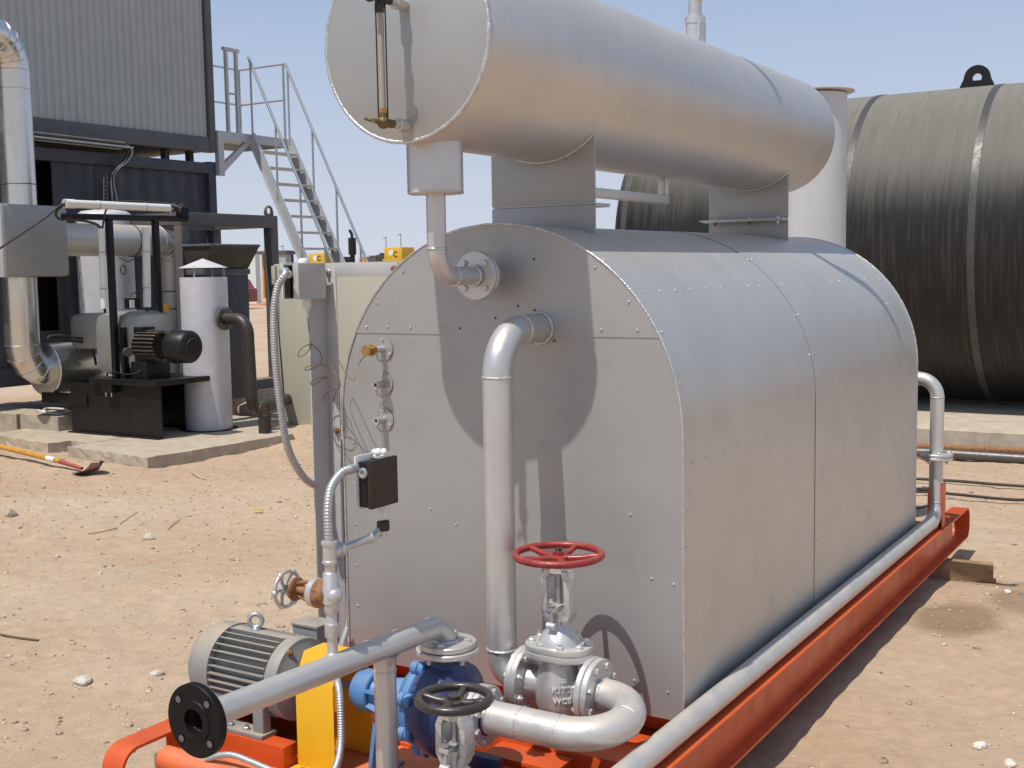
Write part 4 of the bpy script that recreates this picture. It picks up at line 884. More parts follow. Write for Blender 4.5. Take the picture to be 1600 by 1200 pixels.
# coupling guard
def guard():
    t = thing('coupling_guard', 'yellow sheet metal guard over the shaft coupling', 'guard', (-.32, YU, -.14))
    x0, x1 = -.410, -.240; y0, y1 = -.705, -.50
    prof = [(y0, -.139), (y0, .17), (y0 + .05, .262), (y1 - .05, .262), (y1, .17), (y1, -.139)]
    pin = [(y0 + .003, -.139), (y0 + .003, .169), (y0 + .0515, .259), (y1 - .0515, .259), (y1 - .003, .169), (y1 - .003, -.139)]
    m = M(); n = len(prof); vs = [(x0, a, b) for a, b in prof] + [(x0, a, b) for a, b in pin] + [(x1, a, b) for a, b in prof] + [(x1, a, b) for a, b in pin]; fs = []
    for k in range(n - 1): fs += [(k, k + 1, 2 * n + k + 1, 2 * n + k), (n + k, 3 * n + k, 3 * n + k + 1, n + k + 1), (k, n + k, n + k + 1, k + 1), (2 * n + k, 2 * n + k + 1, 3 * n + k + 1, 3 * n + k)]
    fs += [(0, 2 * n, 3 * n, n), (n - 1, 2 * n - 1, 4 * n - 1, 3 * n - 1)]; m.add(vs, fs); obj('guard_sheet', m, YEL, t)
    for y, s_ in ((y0, -1), (y1, 1)):
        m = M(); m.box(x0 - .01, x1 + .01, min(y, y + s_ * .045), max(y, y + s_ * .045), -.1415, -.138); ft = obj('foot_flange', m, YEL, t)
        for x_ in (x0 + .04, x1 - .04): bolt(ft, (x_, y + s_ * .022, -.138), (0, 0, 1), .011, .007, 0, RUST)
guard()
# ------------------------------------------------------------------ small vertical pipework, rusty valve, pressure switch
def small_pipework():
    x, y = XH, -1.113
    t = thing('riser_pipe', 'slim silver riser of threaded fittings standing on the thin header pipe', 'pipe', (x, y, .46))
    m = M(); m.lathe((x, y, .462), (0, 0, 1), [(0, .024), (.01, .0155), (.06, .0155)], 24); m.lathe((x, y, .52), (0, 0, 1), [(0, .021), (.001, .0215), (.04, .0215), (.041, .018), (.045, .0165), (.10, .0165)], 24); obj('nipple', m, ALU, t)
    m = M(); m.lathe((x, y, .71), (0, 0, 1), [(0, .016), (.03, .016), (.03, .0225), (.038, .0225), (.04, .02), (.085, .02), (.086, .0235), (.096, .0235), (.097, .015)], 24); m.cyl((x, y, .768), (x, y + .045, .772), .019, 20); m.cyl((x, y + .04, .772), (x, y + .05, .772), .0225, 20); obj('tee', m, ALU, t)
    P, S = fillet([(x, y + .045, .772), (x, -.905, .776), (x, -.868, .80), (x, -.868, .83)], [.02, .02]); m = M(); m.tube(P, .0125, 20); m.torus((x, -.925, .776), (0, 1, .1), .013, .0045, 24, 8); obj('branch_pipe', m, ALU, t)
    # rusty globe valve turned to the left
    v = thing('globe_valve', 'small rusty brown valve with open silver handwheel facing left', 'valve', (x - .08, y, .60))
    z = .645
    m = M(); m.lathe((x, y, z - .055), (0, 0, 1), [(0, .018), (.004, .0215), (.028, .0215), (.032, .026), (.08, .026), (.084, .0225), (.12, .0225), (.125, .018)], 12); m.sphere((x + .012, y, z), .026, 18, 10); obj('valve_body', m, ALU, v, ang=45)
    m = M(); m.lathe((x - .01, y, z), (-1, 0, -.02), [(0, .026), (.02, .040), (.034, .044)], 24); obj('body_neck', m, RUST, v)
    m = M(); m.lathe((x - .043, y, z), (-1, 0, 0), [(0, .045), (.009, .045)], 32); m.lathe((x - .054, y, z), (-1, 0, 0), [(0, .043), (.011, .043), (.012, .03)], 32); obj('bonnet_flange', m, ALU, v)
    m = M(); m.lathe((x - .065, y, z), (-1, 0, 0), [(0, .036), (.014, .030), (.02, .018), (.03, .014), (.035, .012), (.1, .010)], 20); obj('bonnet', m, RUST, v)
    for s_ in (-1, 1):
        m = M(); m.tube([(x - .075, y + .0, z + .026 * s_), (x - .10, y, z + .026 * s_), (x - .128, y, z + .018 * s_), (x - .14, y, z + .014 * s_)], .0065, 8); obj('yoke_arm', m, RUST, v)
    m = M(); m.lathe((x - .128, y, z), (-1, 0, 0), [(0, .028), (.004, .036), (.010, .036), (.012, .02)], 24); obj('yoke_head', m, RUST, v)
    handwheel(v, (x - .172, y, z - .004), .054, .0058, ALU, 6, -.012, .016, .5, 6, (-1, 0, .03))
    # pressure switch box
    s = thing('pressure_switch', 'dark brown pressure switch box with white back plate above the pump', 'switch box', (x, -.868, .83))
    bx, by0, by1, bz0, bz1 = .16, -.965, -.835, .875, 1.022
    m = M(); m.box(x - .005, bx - .012, by0, by1, bz0 + .004, bz1 - .004); obj('box_body', m, BLK, s, bev=.004)
    m = M(); m.box(bx - .0115, bx + .004, by0 - .001, by1 + .001, bz0, bz1 + .001); cv = obj('box_cover', m, BROWNB, s, bev=.004)
    m = M(); m.box(x - .011, x - .0055, by0 - .012, by1 + .008, bz0 - .004, bz1 + .014); obj('back_plate', m, WHITEP, s, bev=.002)
    m = M(); m.lathe((.135, -.885, bz1), (0, 0, 1), [(0, .022), (.008, .023), (.012, .016)], 16)
    for k in range(5): a = k * 2 * PI / 5; m.sphere((.135 + .015 * math.cos(a), -.885 + .015 * math.sin(a), bz1 + .016), .011, 8, 6)
    obj('setting_knob', m, WHITEP, s)
    m = M(); m.lathe((x + .01, -.868, bz0 + .002), (0, 0, -1), [(0, .020), (.03, .020), (.032, .015), (.05, .015)], 20); obj('lower_gland', m, WHITEP, s)
    m = M(); m.lathe((x + .008, -.868, .822), (0, 0, -1), [(0, .017), (.003, .0215), (.030, .0215), (.033, .017)], 6); obj('union_nut', m, BROWNB, s)
    m = M(); m.lathe((x + .006, -.868, .790), (0, 0, -1), [(0, .0135), (.02, .0135)], 16); obj('tail_pipe', m, ALU, s)
    m = M(); m.torus((.135, by0 - .003, .985), (0, 1, 0), .012, .005, 20, 8); m.cyl((.135, by0 - .002, .985), (.135, by0 + .002, .985), .010, 16); m.cyl((.108, by0 + .0, 1.0), (.105, by0 - .03, .998), .0145, 16); obj('cable_entry', m, STEEL, s)
    f = flex('flexible_conduit', [(.105, by0 - .025, .998), (.098, by0 - .06, .99), (.104, by0 - .115, .955), (.114, by0 - .142, .90), (x, y - .002, .83), (x, y, .806)], .0135, .0095, FLEX, None, (x, y, .81))
    tag(f, 'short steel flexible conduit arching from the dark switch box to the slim riser', 'conduit')
small_pipework()
# ------------------------------------------------------------------ instrument stand on the left of the boiler
def stand():
    t = thing('instrument_stand', 'grey angle-iron post and top rail beside the boiler', 'stand', (-.83, .0, -.05))
    m = M(); m.box(-.847, -.786, .020, .026, -.09, 1.62); m.box(-.847, -.841, -.085, .0195, -.09, 1.622); obj('angle_post', m, GREYP, t, bev=.001)
    m = M(); m.box(-.7855, -.47, .020, .026, 1.572, 1.624); m.box(-.7855, -.47, .0265, .06, 1.618, 1.624); obj('top_rail', m, GREYP, t, bev=.001)
    for x_, z, mt in ((-.822, 1.593, STEEL), (-.484, 1.60, RUST), (-.80, .94, RUST)): bolt(t, (x_, .020, z), (0, -1, 0), .013, .01, .008, mt)
    b = thing('thermostat_box', 'grey and black thermostat box at the top of the angle-iron post', 'control box', (-.83, -.13, 1.48))
    m = M(); m.box(-.8405, -.818, -.175, -.02, 1.487, 1.626); m.box(-.818, -.806, -.18, -.018, 1.485, 1.628); obj('grey_cover', m, GREYP, b, bev=.002)
    m = M(); m.box(-.875, -.848, -.185, -.03, 1.49, 1.62); obj('box_body', m, BLK, b, bev=.002)
    m = M(); m.box(-.882, -.876, -.195, -.02, 1.486, 1.630); obj('back_plate', m, WHITEP, b, bev=.002)
    for y_, z in ((-.16, 1.50), (-.055, 1.60)): bolt(b, (-.806, y_, z), (1, 0, 0), .005, .003, 0, STEEL, 'screw')
    m = M(); m.lathe((-.84, -.11, 1.626), (0, 0, 1), [(0, .022), (.012, .022), (.018, .018), (.022, .012)], 20); obj('setting_knob', m, WHITEP, b)
    m = M(); m.lathe((-.83, -.11, 1.488), (0, 0, -1), [(0, .018), (.035, .018), (.038, .012), (.05, .012), (.052, .004), (.08, .003)], 20); obj('lower_gland', m, WHITEP, b)
    m = M(); m.torus((-.85, -.187, 1.585), (0, 1, 0), .012, .005, 20, 8); m.cyl((-.862, -.185, 1.60), (-.862, -.215, 1.60), .013, 16); obj('cable_entry', m, STEEL, b)
    P = [(-.862, -.21, 1.60)] + [at(a, b_, 'y', y_) for a, b_, y_ in ((446, 428, -.27), (434, 448, -.29), (428, 490, -.3), (430, 560, -.3), (439, 640, -.28), (450, 700, -.24), (470, 740, -.17), (488, 756, -.09), (500, 757, -.03))] + [Vector((-.86, .05, .79)), Vector((-.86, .1, .78))]
    f = flex('flexible_conduit', P, .0145, .0105, FLEX, None, P[0]); tag(f, 'long steel flexible conduit looping down from the thermostat box behind the post', 'conduit')
    P = [Vector((-.79, .045, .9)), Vector((-.79, .04, .5)), Vector((-.785, .03, .2)), Vector((-.78, .0, .08)), Vector((-.80, -.1, -.02)), Vector((-.80, -.25, -.06))]
    f = flex('flexible_conduit', P, .010, .009, FLEX, None, P[0]); tag(f, 'steel flexible conduit running down between the post and the boiler edge', 'conduit')
    P = [at(540, 995, 'x', -.72), at(534, 1022, 'x', -.66)]
    # conduit dropping beside the coupling guard
    P = [at(541, 985, 'y', -.03), at(533, 1010, 'y', -.2), at(527, 1035, 'y', -.45), at(527, 1062, 'y', -.68), at(531, 1090, 'y', -.74), at(533, 1150, 'y', -.78), at(528, 1190, 'y', -.84), at(515, 1215, 'y', -.9), at(495, 1235, 'y', -.93)]
    f = flex('flexible_conduit', P, .0125, .0085, FLEX, None, P[0]); tag(f, 'steel flexible conduit hanging down on the right of the yellow guard', 'conduit')
    P = [at(a, b_, 'y', -1.0) for a, b_ in ((322, 1186), (345, 1180), (365, 1180), (392, 1190), (430, 1206), (480, 1226))]
    f = flex('flexible_conduit', P, .010, .008, FLEX, None, P[0]); tag(f, 'pale flexible conduit lying along the skid below the black flange', 'conduit')
    # copper capillary
    px = [(482, 470), (483, 520), (485, 541), (478, 552), (467, 558), (468, 548), (480, 539), (492, 541), (501, 553), (502, 566), (490, 575), (477, 579), (480, 573), (497, 569), (511, 573), (512, 583), (503, 594), (488, 601), (487, 597), (503, 590), (519, 595), (525, 609), (520, 627), (508, 631), (505, 622), (516, 611), (530, 606), (530, 596), (520, 575), (515, 561), (523, 555), (531, 566), (540, 583), (552, 594), (556, 585), (562, 566), (572, 555), (580, 549)]
    ys = np.linspace(-.11, -.12, len(px)); pts = [at(a, b_, 'y', y_ + .03 * math.sin(i * 1.1)) for i, ((a, b_), y_) in enumerate(zip(px, ys))]
    pts[0] = Vector((-.83, -.11, 1.43)); m = M(); m.tube(smooth_pts(pts, 5), .0019, 6); tag(obj('capillary_tube', m, COPPER, None, org=pts[0]), 'thin copper capillary tube looping from thermostat box to brass plug', 'tube')
stand()
# ------------------------------------------------------------------ side pipe
def side_pipe():
    t = thing('side_pipe', 'long silver pipe along the right side of the boiler, rising at the far end', 'pipe', (.815, 1.5, .0))
    r = .040; x, y = .812, 3.61
    P, S = fillet([(x - .0, -1.3, .048), (x, y, .048), (x, y, .90), (.3, y, .90)], [.11, .11])
    m = M(); m.tube(P, r, 32); o = obj('pipe_run', m, ALUD, t, ang=60)
    for s_ in S: weld(o, s_[0], s_[1], r, .003)
    flange(t, (x, y, .424), (0, 0, -1), .096, .018, r, ALU, 4, .013, .76, .4, stud=.01)
    flange(t, (x, y, .444), (0, 0, 1), .096, .018, r, ALU, 4, .013, .76, .4)
    d = thing('drain_line', 'thin steel drain line with small fitting behind the boiler', 'pipe', (.75, 3.75, .2))
    m = M(); m.cyl((.3, 3.8, .18), (.80, 3.74, .205), .010, 12); m.cyl((.3, 3.72, -.02), (.82, 3.75, .12), .010, 12); obj('line', m, STEEL, d)
    m = M(); m.cyl((.70, 3.752, .2), (.76, 3.745, .203), .017, 8); obj('fitting', m, SILV, d)
side_pipe()
# ------------------------------------------------------------------ big horizontal tank on the right
def big_tank():
    R, yc = 1.85, 11.35; zc = R - .05; x0, x1 = -4.62, 3.6
    t = thing('storage_tank', 'huge dusty black horizontal storage tank behind the boiler', 'tank', ((x0 + x1) / 2, yc, -.08))
    prof = []
    for k in range(10): a = PI / 2 * k / 9; prof.append((-.35 * math.cos(a) + .35, max(R * math.sin(a), .01)))
    L = x1 - x0; prof += [(L * k / 10, R) for k in range(1, 11)]
    m = M(); m.lathe((x0, yc, zc), (1, 0, 0), prof, 120); obj('tank_shell', m, TANK, t, ang=60)
    BAND = mat('band_steel', (.055, .055, .055), .42, .1, .15, 8, .1, 60, dust=.12)
    for x_ in (-4.22, -1.50, -.14, 1.25, 2.6):
        m = M(); m.lathe((x_ - .038, yc, zc), (1, 0, 0), [(0, R - .01), (0, R + .006), (.076, R + .006), (.076, R - .01)], 120); b = obj('strap_band', m, BAND, t, ang=60)
    for k, x_ in enumerate((-.46,)):
        p_ = []
        for j in range(13): a = PI * j / 12; p_.append((x_ + .15 * math.cos(a), yc, zc + R + .12 + .15 * math.sin(a)))
        p_ = [(x_ + .21, yc, zc + R - .01)] + p_ + [(x_ - .21, yc, zc + R - .01)]
        hole = [(x_ + .055 * math.cos(2 * PI * j / 16), yc, zc + R + .12 + .055 * math.sin(2 * PI * j / 16)) for j in range(16)]
        m = M(); no = len(p_); vs = [Vector(v) for v in p_]; ring = []
        cen = Vector((x_, yc, zc + R + .12))
        for v in vs:
            a = math.atan2(v.z - cen.z, v.x - cen.x); ring.append(cen + Vector((.055 * math.cos(a), 0, .055 * math.sin(a))))
        V_ = vs + ring; d = Vector((0, .05, 0)); V_ = V_ + [v + d for v in V_]; F_ = []
        for j in range(no):
            j2 = (j + 1) % no; F_ += [(j, j2, no + j2, no + j), (2 * no + j, 3 * no + j, 3 * no + j2, 2 * no + j2), (j, 2 * no + j, 2 * no + j2, j2), (no + j, no + j2, 3 * no + j2, 3 * no + j)]
        m.add(V_, F_); obj('lifting_lug', m, BLK, t)
    for x_ in (-3.2, 2.6):
        m = M(); m.box(x_ - .2, x_ + .2, yc - .85, yc + .85, -.085, .28); obj('cradle', m, CONC, t)
    return t
big_tank()
def pad():
    t = thing('concrete_pad', 'long rough concrete pad carrying the big dark tank', 'concrete pad', (-1, 11.5, GZ))
    xs = np.linspace(-6, 5, 60); m = M(); vs = []; fs = []
    for x_ in xs:
        j = random.uniform(-.012, .012); s_ = (x_ + .5) * -.05
        vs += [(x_, 8.86 + j + s_ * .4, -.36), (x_, 8.86 + j * 1.3 + s_ * .4, -.115), (x_, 8.90 + j + s_ * .4, -.088), (x_, 14, -.088), (x_, 14, -.36)]
    for i in range(len(xs) - 1):
        for j in range(4): fs.append((i * 5 + j, i * 5 + 5 + j, i * 5 + 6 + j, i * 5 + 1 + j))
    fs += [(0, 1, 2, 3, 4), tuple(len(vs) - 1 - k for k in range(5))]; m.add(vs, fs); obj('pad_slab', m, CONC, t)
    m = M(); a = Vector((-5, 8.95 + .2 - .05, -.25)); 
    pp = []
    g = 'steel pipes lying along the concrete pad'
    for (p0, p1, r, lab) in (((1430, 697), (1600, 705), .035, 'rusty brown pipe lying against the foot of the concrete pad'), ((1430, 706), (1600, 717), .048, 'dark grey steel pipe on the sand in front of the rusty one')):
        a = at(p0[0], p0[1], 'z', GZ + r); b = at(p1[0], p1[1], 'z', GZ + r); d = (b - a)
        m = M(); m.cyl(a - d * 3, b + d * 2, r, 20); o = obj('steel_pipe', m, MUDSTEEL if r > .04 else RUST, None, org=a); tag(o, lab, 'pipe', g)
    for k, (P, lab) in enumerate((([(1400, 745), (1432, 748), (1500, 752), (1560, 757), (1640, 762)], 'upper of two black cables on the sand by the tank'), ([(1400, 770), (1440, 768), (1500, 773), (1560, 779), (1600, 781), (1660, 778)], 'lower of two black cables on the sand by the tank'))):
        pts = [at(a, b, 'z', GZ + .02) for a, b in P]; m = M(); m.tube(smooth_pts(pts, 6), .013, 8); tag(obj('cable', m, RUBBER, None, org=pts[0]), lab, 'cable')
pad()
# ------------------------------------------------------------------ buildings on the left
XB = -11.0
def corr(m, x, y0, y1, z0, z1, pitch, depth, ramp=.25, top=.25):
    """corrugated sheet in the plane x, ribs standing out towards +x"""
    ys = []; y = y0
    while y < y1 - 1e-4:
        for f_, d in ((0, 0), (ramp * .5, 1), (ramp * .5 + top, 1), (ramp + top, 0)):
            yy = y + f_ * pitch
            if yy < y1: ys.append((yy, d))
        y += pitch
    ys.append((y1, 0)); n = len(ys)
    vs = [(x + d * depth, yy, z) for z in (z0, z1) for yy, d in ys] + [(x - .02, yy, z) for z in (z0, z1) for yy, d in ys]
    fs = []
    for k in range(n - 1):
        fs += [(k, k + 1, n + k + 1, n + k), (2 * n + k, 3 * n + k, 3 * n + k + 1, 2 * n + k + 1), (k, 2 * n + k, 2 * n + k + 1, k + 1), (n + k, n + k + 1, 3 * n + k + 1, 3 * n + k)]
    fs += [(0, n, 3 * n, 2 * n), (n - 1, 3 * n - 1, 4 * n - 1, 2 * n - 1)]; m.add(vs, fs)
def cabins():
    ye = 9.37
    t = thing('upper_cabin', 'pale grey ribbed metal cabin stacked on the dark container', 'cabin', (XB - 1.3, 6, 3.43))
    y = .2
    while y < ye - .14:
        y2 = min(y + .96, ye - .12); m = M(); corr(m, XB - .03, y, y2 - .002, 3.66, 6.3, .12, .022, .3, .35); obj('wall_sheet', m, CORR, t); y = y2
    m = M(); m.box(XB - 2.6, XB - .06, .2, ye - .02, 3.6, 6.25); obj('cabin_core', m, CORR, t)
    m = M(); m.box(XB - .12, XB + .03, ye - .119, ye, 3.44, 6.3); obj('corner_post', m, CONTF, t, bev=.004)
    m = M(); m.box(XB - .12, XB + .02, .2, ye - .12, 3.44, 3.659); obj('bottom_rail', m, CONTF, t, bev=.004)
    m = M(); m.box(XB - 2.6, XB - .12, .2, ye - .02, 3.46, 3.598); obj('floor', m, CONTF, t)
    m = M(); m.box(XB - 2.6, XB + .02, .2, ye, 6.301, 6.42); obj('roof_rail', m, CONTF, t)
    for y_ in (9.18, 8.7):
        m = M(); m.box(XB - .4, XB - .3, y_ - .04, y_ + .04, 3.30, 3.46); obj('foot', m, CONTF, t)
    c = thing('dark_container', 'dark blue-grey corrugated shipping container under the ribbed cabin', 'container', (XB - 1.3, 6, .1))
    y = .2; k = 0
    while y < ye - .2:
        y2 = min(y + 1.4, ye - .14); 
        if abs(y - 5.8) < .01 or True:
            pass
        m = M()
        if y < 6.5 and y2 > 6.2:
            corr(m, XB - .09, y, 6.22, .45, 3.12, .28, .036, .5, .25); corr(m, XB - .09, 6.52, y2, .45, 3.12, .28, .036, .5, .25)
            corr(m, XB - .09, 6.22, 6.52, .45, .9, .28, .036, .5, .25) 
        else: corr(m, XB - .09, y, y2, .45, 3.12, .28, .036, .5, .25)
        obj('wall_sheet', m, CONT, c); y = y2
    m = M(); m.box(XB - 2.5, XB - .6, .2, ye - .05, .3, 3.2); obj('container_core', m, CONT, c)
    m = M(); m.box(XB - .12, XB + .0, ye - .139, ye, .18, 3.30); obj('corner_post', m, CONT, c, bev=.004)
    m = M(); m.box(XB - 2.5, XB - .12, ye - .06, ye - .01, .25, 3.26); obj('end_wall', m, CONT, c)
    m = M(); m.box(XB - .12, XB + .002, .2, ye - .14, 3.121, 3.28); obj('top_rail', m, CONT, c, bev=.004)
    m = M(); m.box(XB - .12, XB + .002, .2, ye - .14, .22, .449); obj('bottom_rail', m, CONT, c, bev=.004)
    m = M(); m.box(XB - 2.5, XB - .12, .2, ye - .06, 3.2, 3.29); obj('roof', m, CONT, c)
    m = M(); m.box(XB - .599, XB - .55, 6.2, 6.9, .5, 3.1); obj('doorway_back', m, mat('painted_dark_interior', (.012, .013, .017), .8), c)  # near-black panel paints the unlit inside behind the doorway
    for y_ in (.5, 4.5, 9.1):
        m = M(); m.box(XB - .9, XB + .1, y_ - .3, y_ + .3, -.36, .219); tag(obj('plinth', m, BLOCK, None, org=(XB, y_, GZ)), {.5: 'concrete plinth under the near end of the dark container', 4.5: 'concrete plinth under the middle of the dark container', 9.1: 'concrete plinth under the far corner of the dark container'}[y_], 'plinth')
    # cable ladder slung under the cabin
    l = thing('cable_ladder', 'steel cable ladder loaded with grey pipes slung under the ribbed cabin', 'cable tray', (XB + .2, 6.5, 3.3))
    a = at(52, 218, 'x', XB + .15); b = at(188, 233, 'x', XB + .15); d = b - a; a = a - d * .9
    for s_ in (0, .26): m = M(); m.cyl(a + Vector((s_, 0, 0)), b + Vector((s_, 0, 0)), .012, 8); obj('side_rail', m, STEEL, l)
    for k in range(26):
        p_ = a.lerp(b, (k + .5) / 26); m = M(); m.cyl(p_, p_ + Vector((.26, 0, 0)), .007, 6); obj('rung', m, STEEL, l)
    for j, (zz, r_) in enumerate(((.05, .03), (.05, .035), (.045, .028))):
        m = M(); m.cyl(a + Vector((.05 + j * .075, 0, zz)), b + Vector((.05 + j * .075, -.05 * j, zz)), r_, 12); obj('tray_pipe', m, (STEEL, GREYP, DARKM)[j], l)
    c2 = thing('cable_bundle', 'bundle of dark and grey cables hanging down the container wall', 'cables', (XB + .1, 7.5, 2.6))
    for j in range(9):
        o_ = random.uniform(-3, 3); pts = [at(a_ + o_ * k_, b_, 'x', XB + .12 + random.uniform(-.04, .04)) for (a_, b_, k_) in ((178, 231, .8), (192, 226, 1), (203, 236, 1.3), (195, 252, 1.2), (181, 264, 1.1), (174, 280, 1), (177, 312, 2), (177, 330, 2.2))]
        m = M(); m.tube(smooth_pts(pts, 4), .012, 6); obj('cable', m, (RUBBER, RUBBER, GREYP)[j % 3], c2)
    l3 = thing('vertical_cable_ladder', 'narrow wire cable ladder upright on the dark container wall', 'cable tray', (XB + .05, 7.4, 2.4))
    for px_ in (162, 168): m = M(); m.cyl(at(px_, 277, 'x', XB + .06), at(px_, 325, 'x', XB + .06), .006, 6); obj('side_rail', m, STEEL, l3)
    for py_ in range(279, 325, 6): m = M(); m.cyl(at(162, py_, 'x', XB + .06), at(168, py_, 'x', XB + .06), .005, 6); obj('rung', m, STEEL, l3)
cabins()
# ------------------------------------------------------------------ stair and landing
def stairs():
    t = thing('steel_stair', 'light grey steel stair with pipe handrails leading up to the cabin', 'stair', (-9.5, 10.4, GZ))
    ya, yb = 10.09, 10.93; xt = XB + .05; zt = 3.76
    # stringers
    s0 = Vector((xt, 0, zt)); p_ = at(470, 405, 'y', ya)
    dirv = Vector((p_.x - xt, 0, p_.z - at(389, 222, 'y', ya).z)); k = (zt - GZ) / -dirv.z; e = s0 + dirv * k
    LG = mat('light_grey_steel', (.50, .51, .52), .5, .2, .06, 9, .1, 60, dust=.15)
    for y in (ya, yb):
        n_ = Vector((-dirv.z, 0, dirv.x)).normalized() * -.075
        m = M(); m.prism([s0 + Vector((0, y - .006, 0)) - n_ * 1.0, s0 + Vector((0, y - .006, 0)) + n_ * 1.0, e + Vector((0, y - .006, 0)) + n_, e + Vector((0, y - .006, 0)) - n_], (0, .012, 0)); obj('stringer', m, LG, t)
        for sgn in (-1, 1):
            q0 = s0 + n_ * sgn; q1 = e + n_ * sgn; m = M(); m.prism([q0 + Vector((0, y - .03, 0)), q0 + Vector((0, y + .03, 0)), q1 + Vector((0, y + .03, 0)), q1 + Vector((0, y - .03, 0))], n_ * .07 * -sgn); obj('stringer_flange', m, LG, t)
    nst = 16
    for i in range(1, nst):
        c = s0.lerp(e, i / nst); m = M(); m.box(c.x - .10, c.x + .10, ya + .03, yb - .03, c.z - .018, c.z + .012); obj('tread', m, LG, t, bev=.003)
    for y in (ya, yb):
        top = s0 + Vector((0, y, 1.20)); bot = e + Vector((0, y, 1.0)); m = M(); m.cyl(top, bot, .021, 10); obj('handrail', m, STEEL, t)
        for f_ in (0.02, .25, .47, .69, .92):
            b = s0.lerp(e, f_) + Vector((0, y, 0)); a = top.lerp(bot, f_); m = M(); m.cyl(b, Vector((b.x, y, a.z + .0)), .017, 8); obj('rail_post', m, STEEL, t)
    # landing
    l = thing('stair_landing', 'small grey landing with guard rails at the cabin corner', 'landing', (XB - .5, 10.1, 3.7))
    m = M(); m.box(XB - 1.0, XB + .04, 9.40, 10.99, 3.735, 3.775); obj('deck', m, LG, l)
    for (a, b_) in (((XB - .0, 9.39), (XB + .055, 11.0)), ((XB - 1.05, 9.39), (XB - .995, 11.0))):
        m = M(); m.box(a[0], b_[0], a[1], b_[1], 3.64, 3.734); obj('edge_beam', m, LG, l)
    m = M(); m.box(XB - 1.0, XB - .0, 10.94, 10.99, 3.64, 3.734); obj('edge_beam', m, LG, l)
    m = M(); m.box(XB - .02, XB + .06, 9.385, 9.50, 3.1, 3.639); obj('bracket_post', m, LG, l)
    m = M(); p0 = Vector((XB - .02, 9.50, 3.16)); m.prism([p0, p0 + Vector((0, 0, .13)), Vector((XB - .02, 9.97, 3.64)), Vector((XB - .02, 10.09, 3.64))], (.08, 0, 0)); obj('knee_brace', m, LG, l)
    m = M()
    for (yy, xx) in ((9.55, XB - 1.0), (10.0, XB - 1.0), (10.95, XB - 1.0), (10.95, XB - .02)):
        m = M(); m.cyl((xx, yy, 3.77), (xx, yy, 4.97), .02, 8); obj('rail_post', m, STEEL, l)
    for z in (4.40, 4.97):
        m = M(); m.cyl((XB - 1.0, 9.38, z), (XB - 1.0, 10.95, z), .017, 8); m.cyl((XB - 1.0, 10.95, z), (XB - .0, 10.95, z), .017, 8); obj('guard_rail', m, STEEL, l)
    for yy in (9.66, 9.87): m = M(); m.box(XB - .02, XB + .03, yy - .022, yy + .022, 3.776, 5.0); obj('gate_post', m, GREYP, l)
    m = M(); m.cyl((XB + .005, 9.60, 5.02), (XB + .005, 9.93, 5.02), .03, 10); m.cyl((XB + .005, 9.68, 4.36), (XB + .005, 9.85, 4.36), .016, 8); obj('gate_bar', m, GREYP, l)
stairs()
